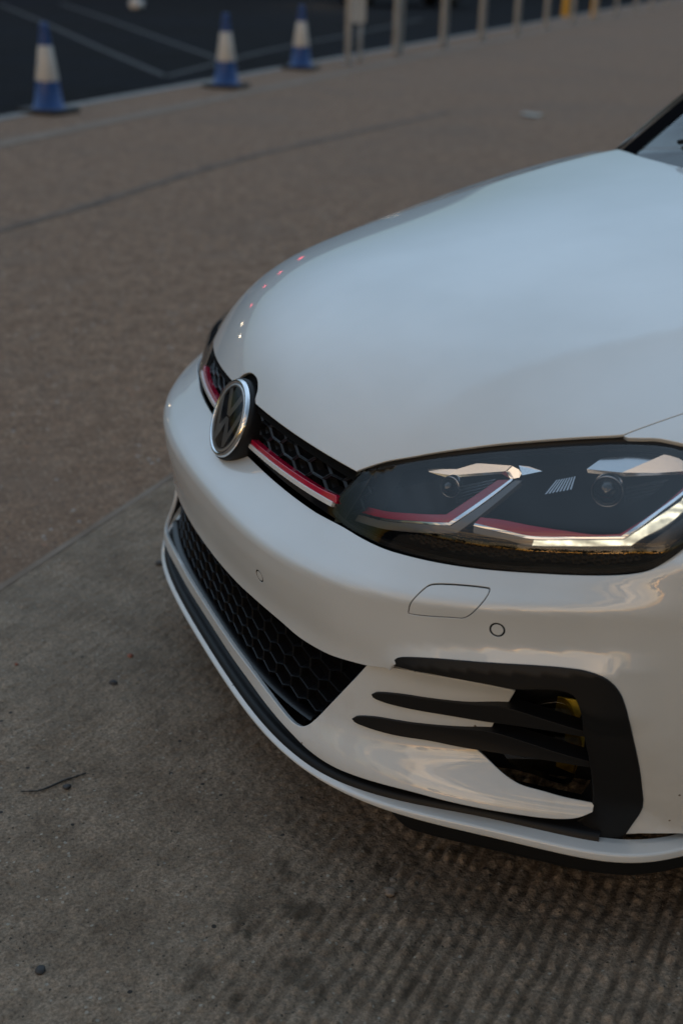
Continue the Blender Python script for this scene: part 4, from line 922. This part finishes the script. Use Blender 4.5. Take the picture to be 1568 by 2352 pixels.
M['tarmac'] = gmat('brown_tarmac', (.150, .086, .050), (.215, .132, .082), 9.0, .85, [(90, .0055, 4), (25, .003, 3)], mottle=[(75, .34, 1.80), (22, .68, 1.34)],
                   speck=[(70, .32, .35, (.36, .26, .18)), (55, .30, .25, (.055, .045, .038)), (38, .22, .06, (.45, .42, .38)), (26, .2, .05, (.32, .16, .09))],
                   stain=[(.7, .50, .75, .45, (.105, .078, .060)), (1.6, .55, .8, .35, (.19, .15, .118)), (.35, .45, .65, .4, (.19, .125, .085))])
M['kerb'] = gmat('kerb_stone', (.19, .185, .175), (.26, .25, .235), 12, .8, [(80, .003, 4)])
M['concrete'] = gmat('ribbed_concrete', (.165, .118, .080), (.255, .190, .134), 7.0, .8, [(110, .0048, 6), (340, .0012, 3), (34, .005, 5)], mottle=[(170, .50, 1.60), (38, .86, 1.15), (5, .93, 1.07)],
                     speck=[(60, .20, .10, (.30, .22, .14)), (45, .18, .05, (.03, .027, .025)), (110, .24, .09, (.06, .048, .035)), (90, .25, .12, (.34, .30, .24))],
                     stain=[(2.2, .50, .72, .30, (.075, .052, .032)), (11, .58, .75, .45, (.052, .038, .026)), (1.0, .5, .7, .4, (.25, .215, .17))])
sheet('road', [(-1500, -1500), (1500, -1500), (1500, 1500), (-1500, 1500)], -.11, M['road'])
far = 220
tar = [kp(-60, 0), kp(far, 0), kp(far, 120), kp(-60, 120)]
# kerb: real step with a top face
def kerb():
    V, F = [], []
    prof = [(-.02, -.12), (-.02, -.01), (0, .006), (.02, .008), (.15, .008), (.152, -.02)]
    for a in np.arange(-60, far, 1.0):
        for e0, e1 in ((a + .004, a + .996),):
            b = len(V)
            for e in (e0, e1):
                for o_, z in prof: q = kp(e, o_); V.append((q[0], q[1], z))
            k = len(prof)
            for i in range(k - 1): F.append((b + i, b + i + 1, b + k + i + 1, b + k + i))
    o = mk('kerb', V, F, M['kerb'], None, smooth=False); o['kind'] = 'structure'
kerb()
sheet('pavement', [kp(-60, .15), kp(far, .15), kp(far, 120), kp(-60, 120)], 0.0, M['tarmac'])
# pale gutter band beside the kerb
M['band'] = gmat('pale_band', (.17, .125, .092), (.22, .17, .13), 5, .85, [(80, .003, 3)])
M['joint'] = mat('dark_joint', (.108, .074, .052), rough=.9, vary=.5)
sheet('pavement_band', [kp(-60, .85), kp(far, .85), kp(far, 1.05), kp(-60, 1.05)], .004, M['band'])
def ribbon(name, pts, w, z, m):
    pts = np.array(pts, float); d = np.gradient(pts, axis=0); d /= np.linalg.norm(d, axis=1)[:, None]; n = np.stack([-d[:, 1], d[:, 0]], 1); ww = np.atleast_1d(w) * np.ones(len(pts))
    V = [(*(p + a * q / 2), z) for p, a, q in zip(pts, n, ww)] + [(*(p - a * q / 2), z) for p, a, q in zip(pts, n, ww)]; k = len(pts)
    o = mk(name, V, [(i + 1, i, k + i, k + i + 1) for i in range(k - 1)], m, None, smooth=False); o['kind'] = 'structure'; return o
rng = np.random.RandomState(4)
jp = crom([(1.9, -2.6), (.6, -4.0), (-.29, -4.85), (-.87, -5.40), (-1.63, -6.23), (-2.35, -6.94), (-3.6, -8.0), (-5.2, -9.3)], .12)
ribbon('pavement_joint', jp + rng.randn(len(jp), 2) * .006, .06 + .035 * rng.rand(len(jp)), .004, M['joint'])
# yellow road lines
M['yline'] = mat('worn_yellow', (.0125, .0105, .008), rough=.7, vary=.4, vscale=3)
for nm, p in (('road_marking', [(-3.75, -14.2), (-3.95, -19.0), (-4.25, -25), (-4.55, -32.87)]), ('road_marking', [(-3.75, -14.2), (-6.91, -18.76), (-9.2, -21.66), (-14, -28)]), ('road_marking', [(-5.2, -16.2), (-5.5, -21), (-5.9, -27), (-6.3, -34)]), ('road_marking', [(-1.2, -15.0), (-2.2, -21.0), (-3.4, -29)])):
    ribbon(nm, crom(p, .5), .10, -.104, M['yline'])
# ribbed concrete apron: displaced mesh near the camera ------------------------
def vnoise(x, y, seed, n=256):
    r = np.random.RandomState(seed).rand(n, n); xi = np.floor(x).astype(int); yi = np.floor(y).astype(int); fx = x - xi; fy = y - yi
    fx = fx * fx * (3 - 2 * fx); fy = fy * fy * (3 - 2 * fy); g = lambda a, b: r[a % n, b % n]
    return (g(xi, yi) * (1 - fx) + g(xi + 1, yi) * fx) * (1 - fy) + (g(xi, yi + 1) * (1 - fx) + g(xi + 1, yi + 1) * fx) * fy
def fbm(x, y, seed, o=4):
    s = 0; a = 1; t = 0
    for k in range(o): s = s + a * vnoise(x * 2 ** k + 17 * k, y * 2 ** k - 9 * k, seed + k); t += a; a *= .55
    return s / t - .5
GD = np.array([-.757, -.653]); GN = np.array([.653, -.757])
E0 = np.array([.33, -.74]); ED = np.array([-.24, -1.28]) - E0; ED /= np.linalg.norm(ED); EN = np.array([-ED[1], ED[0]])
if np.dot(EN, np.array([-.5, .8])) < 0: EN = -EN
def apron_h(x, y, want=False):
    a = x * GD[0] + y * GD[1]; b = x * GN[0] + y * GN[1]
    wob = .022 * fbm(a * 3, b * 3, 31, 3) + .006 * fbm(a * 14, b * 18, 33, 3) + .0035 * fbm(a * 45, b * 30, 35, 2)
    ph = (b + wob) / .0265 * 2 * math.pi
    d_edge = (x - E0[0]) * EN[0] + (y - E0[1]) * EN[1]
    gate = .20 + .80 * sstep(y - 1.25 * x + .9 * fbm(x * 2.4, y * 2.4, 40, 4), .12, .85)
    cs = np.sin(ph); ridge = np.sign(cs) * np.abs(cs) ** .75
    scal = fbm(a * 62 + .5 * np.round(ph / 6.2832), b * 30, 61, 2); fine = fbm(x * 95, y * 95, 51, 4); pit = fbm(a * 40, b * 60, 71, 4)
    h = gate * (.0021 * ridge * (.75 + 2.4 * scal) + .0075 * scal * np.clip(ridge, 0, 1)) + .0062 * pit * (.35 + .65 * gate) + .0040 * fine + .004 * fbm(x * 7, y * 7, 81, 3)
    if want: return h - .012 * (1 - sstep(d_edge, .0, .05)) + .002, gate, ridge, pit, d_edge
    return h - .012 * (1 - sstep(d_edge, .0, .05)) + .002
def apron():
    x = np.arange(-1.05, .80, .0034); y = np.arange(-1.30, 1.15, .0034)
    X, Y = np.meshgrid(x, y, indexing='ij'); Zh, gate, ridge, pit, dE = apron_h(X, Y, True)
    blot = 1.0 * sstep(fbm(X * 19, Y * 19, 97, 5), .05, .22) * sstep(Y - .9 * X, .25, .50) * (1 - sstep(Y - .3 * X, .52, .85))
    dirt = np.clip(gate * sstep(-ridge, -.2, .8) * .48 * (.35 + 2.0 * (fbm(X * 14, Y * 14, 95, 3) + .4)) + .30 * sstep(-pit, .05, .30) + blot * .9, 0, 1)
    de = (X - E0[0]) * EN[0] + (Y - E0[1]) * EN[1]
    nx, ny = X.shape; V = np.stack([X, Y, Zh + .010], -1).reshape(-1, 3)
    idx = np.arange(nx * ny).reshape(nx, ny); q = np.stack([idx[:-1, :-1], idx[1:, :-1], idx[1:, 1:], idx[:-1, 1:]], -1).reshape(-1, 4)
    ok = (de.ravel() > -.005)[q].all(1); q = q[ok]
    used = np.unique(q); re = -np.ones(nx * ny, int); re[used] = np.arange(len(used)); V = V[used]; q = re[q]; dirt = dirt.ravel()[used]
    me = bpy.data.meshes.new('concrete_apron'); me.vertices.add(len(V)); me.vertices.foreach_set('co', V.ravel().astype(np.float32))
    me.loops.add(q.size); me.loops.foreach_set('vertex_index', q.ravel().astype(np.int32)); me.polygons.add(len(q))
    me.polygons.foreach_set('loop_start', (np.arange(len(q)) * 4).astype(np.int32)); me.polygons.foreach_set('loop_total', np.full(len(q), 4, np.int32))
    me.update(calc_edges=True); me.polygons.foreach_set('use_smooth', [True] * len(me.polygons))
    at = me.attributes.new('dirt', 'FLOAT', 'POINT'); at.data.foreach_set('value', dirt.astype(np.float32))
    o = link('concrete_apron', me, None, M['concrete']); o['kind'] = 'structure'
apron()
def ep(a, b): q = E0 + ED * a + EN * b; return (float(q[0]), float(q[1]))
pl = [ep(-30, 0.0), ep(40, 0.0), ep(40, 30), ep(-30, 30)]
sheet('concrete_slab', pl, .004, M['concrete'])
ribbon('slab_edge', [ep(a, .016) for a in np.arange(-12, 20, .1)], .020, .0085, M['band'])
# loose stones, twig -----------------------------------------------------------
def stone(name, x, y, r, m, label, seed, flat=.6, group=None):
    rs = np.random.RandomState(seed); bm = bmesh.new(); bmesh.ops.create_icosphere(bm, subdivisions=3, radius=r)
    k = rs.randn(4, 3)
    for v in bm.verts:
        n = v.co.normalized(); f = 1 + .12 * math.sin(3 * n.dot(Vector(k[0])) ) + .08 * math.sin(5 * n.dot(Vector(k[1])) + 1) + .03 * math.sin(11 * n.dot(Vector(k[2])))
        v.co *= f; v.co.x *= 1.2; v.co.z *= flat
    me = bpy.data.meshes.new(name); bm.to_mesh(me); bm.free(); me.polygons.foreach_set('use_smooth', [True] * len(me.polygons))
    o = link(name, me, None, m); z = float(apron_h(np.array([x]), np.array([y]))[0]) + .010 if x < .79 and y < 1.14 else 0
    o.location = (x, y, z + r * flat * .55); o.rotation_euler = (0, 0, rs.rand() * 6); tag(o, label, 'stone', group); return o
M['st_tan'] = mat('tan_stone', (.20, .16, .125), rough=.75, vary=.25, vscale=60, bump=(300, .4, .001))
M['st_dark'] = mat('dark_stone', (.035, .033, .032), rough=.7, vary=.3, vscale=80, bump=(300, .4, .001))
M['st_red'] = mat('red_stone', (.24, .075, .04), rough=.75, vary=.3, vscale=80, bump=(300, .4, .001))
stone('stone', -.09, .59, .0085, M['st_tan'], 'tan pebble, largest of the pebbles before the front bumper', 3)
stone('stone', -.108, .563, .0052, M['st_tan'], 'small orange-tan pebble just behind the largest tan pebble', 5, group='pebbles on the concrete')
stone('stone', -.05, -.70, .010, M['st_dark'], 'black stone on pale concrete left of the bumper corner', 7)
stone('stone', .185, -.195, .0075, M['st_dark'], 'dark stone on the concrete midway between twig and lower grille', 9)
stone('stone', .125, -.29, .0055, M['st_red'], 'rust-red pebble on the concrete beside the lower grille', 11)
stone('stone', .36, -.335, .0038, M['st_red'], 'tiny rust-red pebble alone on smooth concrete', 12)
stone('stone', .345, .125, .0065, M['st_dark'], 'small dark pebble just below the twig', 13)
stone('stone', .47, .56, .0075, M['st_dark'], 'dark clod near the lower left corner of the concrete', 15)
M['gravel_m'] = mat('grit', (.15, .115, .08), rough=.8, vary=.6, vscale=25)
def grit():
    rs = np.random.RandomState(11); V, F = [], []
    B = [(1,0,0),(-1,0,0),(0,1,0),(0,-1,0),(0,0,1),(0,0,-1)]; T = [(0,2,4),(2,1,4),(1,3,4),(3,0,4),(2,0,5),(1,2,5),(3,1,5),(0,3,5)]
    n = 0
    while n < 2600:
        x, y = rs.uniform(-.9, .8), rs.uniform(-1.2, 1.2)
        if (x - E0[0]) * EN[0] + (y - E0[1]) * EN[1] < 0: continue
        r = .0009 + .0022 * rs.rand() ** 4; z = float(0); b = len(V); V.append((x, y, r)); n += 1
        V.pop(); kk = rs.uniform(.6, 1.3, (6,))
        for i, (p, q, w_) in enumerate(B): V.append((x + p * r * kk[i], y + q * r * kk[i], w_ * r * .7))
        F += [(b + i, b + j, b + k) for i, j, k in T]
    V = np.array(V); c = V.reshape(-1, 6, 3).mean(1); hz = apron_h(c[:, 0], c[:, 1]) + .0105; V[:, 2] += np.repeat(hz, 6)
    o = mk('grit', V, F, M['gravel_m'], None, smooth=False); tag(o, 'loose grit scattered over the ribbed concrete', 'grit', kind='stuff')
grit()
tw = crom([(.425, .112), (.395, .121), (.375, .117), (.350, .108), (.325, .103), (.303, .098)], .004)
TW = tube('twig', [(x, y, float(apron_h(np.array([x]), np.array([y]))[0]) * .3 + .0150) for i, (x, y) in enumerate(tw)], .0016, mat('bark', (.02, .018, .016), rough=.7), None, 8, radii=[.0011 + .0008 * math.sin(min(1, i / len(tw)) * 3.1) + .0003 * math.sin(i * 1.7) for i in range(len(tw))])
tag(TW, 'thin black twig lying on the concrete at the lower left', 'twig')
bm = bmesh.new(); bmesh.ops.create_grid(bm, x_segments=14, y_segments=10, size=.09)
for v in bm.verts: v.co.z = .012 + .014 * math.sin(31 * v.co.x + 9 * v.co.y) * math.cos(27 * v.co.y); v.co.x *= 1.25 + .15 * math.sin(20 * v.co.y)
bmesh.ops.solidify(bm, geom=bm.faces[:], thickness=.001)
me = bpy.data.meshes.new('litter'); bm.to_mesh(me); bm.free(); lo = link('litter', me, None, mat('pale_paper', (.36, .36, .32), rough=.8)); lo.location = (-5.94, -8.94, .004); lo.rotation_euler = (0, 0, .6)
tag(lo, 'pale scrap of paper lying alone on the brown pavement', 'litter')
# cones ------------------------------------------------------------------------
def cone(x, y, rz, label):
    R0 = empty('traffic_cone', (x, y, .008)); R0.rotation_euler = (0, 0, rz)
    prof = lambda h: .135 - (.135 - .030) * (h - .04) / .71
    bs = box('base', (-.20, -.20, 0), (.20, .20, .035), M['rubber'], R0, .01)
    lathe('lower_sleeve', [(.155, .034), (.150, .045), (prof(.05), .055), (prof(.27), .27)], M['blue'], R0, 40)
    lathe('reflective_band', [(prof(.27) + .003, .268), (prof(.27) + .004, .272), (prof(.56) + .004, .558), (prof(.56) + .002, .562)], M['conewhite'], R0, 40)
    lathe('top_sleeve', [(prof(.56), .558), (.036, .725), (.036, .745), (.026, .75), (.024, .70)], M['blue'], R0, 40)
    tag(R0, label, 'traffic cone', 'blue and white cones along the kerb'); return R0
cone(-1.49, -9.86, .72, 'blue and white cone farthest from the steel posts, largest of the three')
cone(-3.78, -11.81, .80, 'blue and white cone standing midway between the other two cones')
cone(-5.45, -13.90, .9, 'blue and white cone standing nearest the steel posts, smallest of the three')
# posts ------------------------------------------------------------------------
kps = [(-6.39, -14.59), (-7.82, -16.07), (-9.30, -17.49), (-10.86, -19.08), (-12.5, -20.7), (-14.3, -22.6), (-16.2, -24.6), (-18.1, -26.6), (-20.0, -28.5), (-22.0, -30.5), (-24.3, -33.0), (-26.7, -35.5)]
pl_ = ['first', 'second', 'third', 'fourth', 'fifth', 'sixth', 'seventh', 'eighth', 'ninth', 'tenth', 'eleventh', 'twelfth']
for i, (x, y) in enumerate(kps):
    R0 = empty('steel_post', (x, y, .0)); R0.rotation_euler = (0, 0, math.atan2(KD[1], KD[0]))
    if i == 0:
        box('upright', (-.035, -.035, 0), (.035, .035, 1.15), M['steel'], R0, .006)
    else:
        w_ = .10 if i > 1 else .13
        box('upright', (-w_ - .03, -.03, 0), (-w_ + .035, .03, 1.15), M['steel'], R0, .006)
        box('upright', (w_ - .035, -.03, 0), (w_ + .03, .03, 1.15), M['steel'], R0, .006)
        box('web', (-w_ + .035, -.008, .015), (w_ - .035, .008, 1.12), M['steel'], R0, .002)
    lathe('foot_plate', [(.0, .02), (.09, .02), (.09, .008), (.0, .008)], M['steel'], R0, 24)
    lb = ('single slim steel post, first of the row beside the cones' if i == 0 else 'twin upright steel post, %s of the row counted from the cones' % pl_[i])
    tag(R0, lb, 'post', 'steel posts along the kerb')
SP = empty('sign_post', (-6.72, -14.95, -.0)); lathe('pole', [(.0, 1.5), (.03, 1.5), (.03, .0)][::-1], M['steel'], SP, 20)
bev(box('white_box', (-.02, .03, .50), (.16, .12, .86), M['conewhite'], SP), .01)
tag(SP, 'round grey post with a white box fixed to it, behind the first slim steel post', 'post')
# things beyond the road, cut by the top edge ------------------------------------
bag = bmesh.new(); bmesh.ops.create_icosphere(bag, subdivisions=4, radius=.16)
for v in bag.verts:
    n = v.co.normalized(); v.co *= 1 + .22 * math.sin(4 * n.x + 2 * n.y) + .12 * math.sin(9 * n.y + 5 * n.z) + .06 * math.sin(21 * n.x + 13 * n.z); v.co.z = max(v.co.z * .8, -.10)
me = bpy.data.meshes.new('plastic_bag'); bag.to_mesh(me); bag.free(); me.polygons.foreach_set('use_smooth', [True] * len(me.polygons))
bo = link('plastic_bag', me, None, M['conewhite']); bo.location = (-7.6, -31.0, 0.02); tag(bo, 'white crumpled bag lying on the dark road at the top left', 'bag')
for (x, y), lb in (((-17.8, -27.5), 'yellow bollard behind the steel posts, the one nearer the cones'), ((-18.6, -27.4), 'yellow bollard behind the steel posts, the one farther from the cones')):
    R0 = empty('bollard', (x, y, -.106)); lathe('post', [(0, 1.0), (.06, .99), (.085, .94), (.085, 0.0)][::-1], M['yellow'], R0, 24); lathe('band', [(.087, .60), (.087, .72)], M['conewhite'], R0, 24); lathe('base', [(0, .03), (.13, .03), (.13, 0)][::-1], M['rubber'], R0, 24); tag(R0, lb, 'bollard', 'yellow bollards beyond the kerb')
# a dark car parked across the road -----------------------------------------------
M['dkpaint'] = mat('dark_paint', (.012, .013, .016), rough=.35, coat=1)
M['tail'] = mat('tail_lamp', (.4, .01, .02), rough=.3, emit=((1, .06, .10), 3.0))
M['lampw'] = mat('lit_lamp', (.8, .7, .5), rough=.3, emit=((1, .78, .5), 18.0))
def far_car(loc, rz, m, label, tail=False):
    R0 = empty('parked_car', loc); R0.rotation_euler = (0, 0, rz)
    prof = [(-2.1, .35), (-2.15, .7), (-2.0, .95), (-1.6, 1.02), (-1.1, 1.38), (.2, 1.45), (1.0, 1.05), (1.9, .88), (2.12, .65), (2.12, .32)]
    n = len(prof); V = []
    for x, z in prof: w_ = .86 if z < 1.03 else .66; V.append((x, -w_, z))
    for x, z in prof: w_ = .86 if z < 1.03 else .66; V.append((x, w_, z))
    bev(mk('body', V, [tuple(range(n)), tuple(range(n, 2 * n))[::-1]] + [(i, n + i, n + (i + 1) % n, (i + 1) % n) for i in range(n)], m, R0, smooth=False), .05, 3)
    for x in (-1.35, 1.35):
        for y in (-.78, .78):
            w_ = lathe('wheel', [(0, -.1), (.3, -.1), (.32, -.06), (.32, .06), (.3, .1), (0, .1)], M['rubber'], R0, 28, axis='Y'); w_.location = (x, y, .32)
            lathe('rim', [(0, .105), (.2, .105), (.22, .09)], M['satin'], w_, 20, axis='Y') if y > 0 else lathe('rim', [(0, -.105), (.2, -.105), (.22, -.09)], M['satin'], w_, 20, axis='Y')
    for y in (-.66, .66):
        box('tail_lamp', (-2.20, y - .16, .68), (-2.10, y + .16, .80), M['tail'] if tail else M['red'], R0, .01)
        box('headlight', (2.04, y - .16, .58), (2.155, y + .16, .70), M['lampw'] if not tail else M['chrome'], R0, .01)
    for s_ in (-1, 1): mk('side_window', [(-1.35, s_ * .80, 1.05), (-1.0, s_ * .70, 1.33), (.15, s_ * .70, 1.38), (.75, s_ * .80, 1.06)], [(0, 1, 2, 3) if s_ < 0 else (3, 2, 1, 0)], M['gloss'], R0, smooth=False)
    tag(R0, label, 'car', 'cars on the road behind'); return R0
far_car((-16.9, -35.6, -.11), math.radians(-5), M['dkpaint'], 'black car beyond the steel posts, only its dark underside showing')

# trees and a low building around, seen in the reflections ----------------------
def leafmat(name, c1, c2):
    m = mat(name, c1, rough=.7); t = m.node_tree; b = t.nodes['Principled BSDF']; oi = t.nodes.new('ShaderNodeTexNoise'); oi.inputs['Scale'].default_value = 1.3
    c = t.nodes.new('ShaderNodeTexCoord'); mxx = t.nodes.new('ShaderNodeMix'); mxx.data_type = 'RGBA'; mxx.inputs[6].default_value = (*c1, 1); mxx.inputs[7].default_value = (*c2, 1)
    t.links.new(c.outputs['Object'], oi.inputs['Vector']); t.links.new(oi.outputs[0], mxx.inputs[0]); t.links.new(mxx.outputs[2], b.inputs['Base Color']); return m
M['leaf'] = leafmat('foliage', (.035, .055, .018), (.075, .10, .035)); M['barkt'] = mat('tree_bark', (.07, .055, .04), rough=.9, vary=.4)
def tree_mesh(seed, h, n):
    rs = np.random.RandomState(seed); cl = []
    for k in range(26):
        a = rs.rand() * 6.28; r = h * .34 * math.sqrt(rs.rand()); z = h * (.34 + .56 * rs.rand()); r *= 1.15 - abs(z / h - .55) * 1.5
        cl.append((r * math.cos(a), r * math.sin(a), z, h * (.07 + .07 * rs.rand())))
    cl = np.array(cl); k = rs.randint(0, len(cl), n); d = rs.randn(n, 3); d /= np.linalg.norm(d, axis=1)[:, None]
    P = cl[k, :3] + d * cl[k, 3][:, None] * (rs.rand(n) ** .4)[:, None]; a = rs.randn(n, 3); a /= np.linalg.norm(a, axis=1)[:, None]; b = np.cross(a, d); b /= np.linalg.norm(b, axis=1)[:, None]
    s = h * .016 * (.6 + rs.rand(n))[:, None]; V = np.stack([P - a * s, P + b * s * .6, P + a * s, P - b * s * .6], 1).reshape(-1, 3)
    F = np.arange(4 * n).reshape(-1, 4); me = bpy.data.meshes.new('crown'); me.vertices.add(len(V)); me.vertices.foreach_set('co', V.ravel().astype(np.float32)); me.loops.add(F.size); me.loops.foreach_set('vertex_index', F.ravel().astype(np.int32))
    me.polygons.add(n); me.polygons.foreach_set('loop_start', (np.arange(n) * 4).astype(np.int32)); me.polygons.foreach_set('loop_total', np.full(n, 4, np.int32)); me.update(calc_edges=True); me.materials.append(M['leaf'])
    return me, cl
def tree(x, y, me, cl, h, sc, rz, label):
    R0 = empty('tree', (x, y, -.1)); R0.rotation_euler = (0, 0, rz); R0.scale = (sc, sc, sc)
    c = bpy.data.objects.new('crown', me); COL.objects.link(c); c.parent = R0
    tk = tube('trunk', [(0, 0, 0), (.05, .02, h * .2), (-.04, .05, h * .4), (.02, 0, h * .62), (.05, .03, h * .85)], .1, M['barkt'], R0, 10, radii=[h * .030, h * .022, h * .018, h * .011, h * .004])
    tag(R0, label, 'tree', 'trees round the yard'); return R0
TMS = [tree_mesh(21, 8, 9000) + (8,), tree_mesh(22, 8, 9000) + (8,)]
tr = [(26, -6), (24, 1), (27, 7), (23, 12), (26, 19), (30, 27), (17, -24), (14, 30), (34, 36), (10, 40), (-4, 42), (-18, 40)]
TLAB = ['leafy tree seen only in the car\'s reflections, %s' % t for t in ('straight ahead of the nose and rather small', 'nearest the middle of the car\'s path', 'behind the tree nearest the car\'s path', 'closest of all to the sunset side', 'in line with the lit headlight', 'tall one on the sunset side', 'at the near end of the front row', 'last one towards the cones', 'farthest from the car on the sunset side', 'alone beside the driver\'s side', 'level with the windscreen', 'behind the car\'s rear wheel')]
for i, (x, y) in enumerate(tr):
    me, cl, h = TMS[i % 2]; tree(x, y, me, cl, h, .42 + .22 * ((i * 37) % 10) / 10, i * 1.3, TLAB[i])

# a low building far across the road, above the frame but mirrored in the bonnet ----
BL = empty('building', (-12, -62, -.1)); BL.rotation_euler = (0, 0, math.radians(8)); tag(BL, 'long low grey building far across the road, added lamps along its front', 'building')
M['wallg'] = mat('grey_cladding', (.05, .06, .068), rough=.8, vary=.3, vscale=.4); M['roofd'] = mat('dark_roof', (.03, .035, .04), rough=.8)
bw = [(-45, -20, 8.0), (-20, 8, 9.0), (8, 34, 7.5)]
for x0, x1, h in bw:
    box('wall', (x0, -6, 0), (x1 - .02, 6, h), M['wallg'], BL); box('roof', (x0 - .3, -6.3, h + .003), (x1 + .2, 6.4, h + .45), M['roofd'], BL)
    for k in range(int((x1 - x0) / 4)): box('window', (x0 + 1 + 4 * k, 6.01, 2.6), (x0 + 3.2 + 4 * k, 6.06, 4.1), M['gloss'], BL)
for x, z in ((-1, 5.0), (3, 5.2), (6.5, 4.6), (12, 5.0)): box('added_red_lamp', (x, 6.1, z), (x + .6, 6.3, z + .35), M['tail'], BL)  # added in place of car tail lights, for red spots mirrored in the bonnet
for x, z in ((17, 4.6), (21, 5.4)): box('added_white_lamp', (x, 6.1, z), (x + .35, 6.3, z + .35), M['lampw'], BL)  # likewise added, for the white spots mirrored in the bonnet
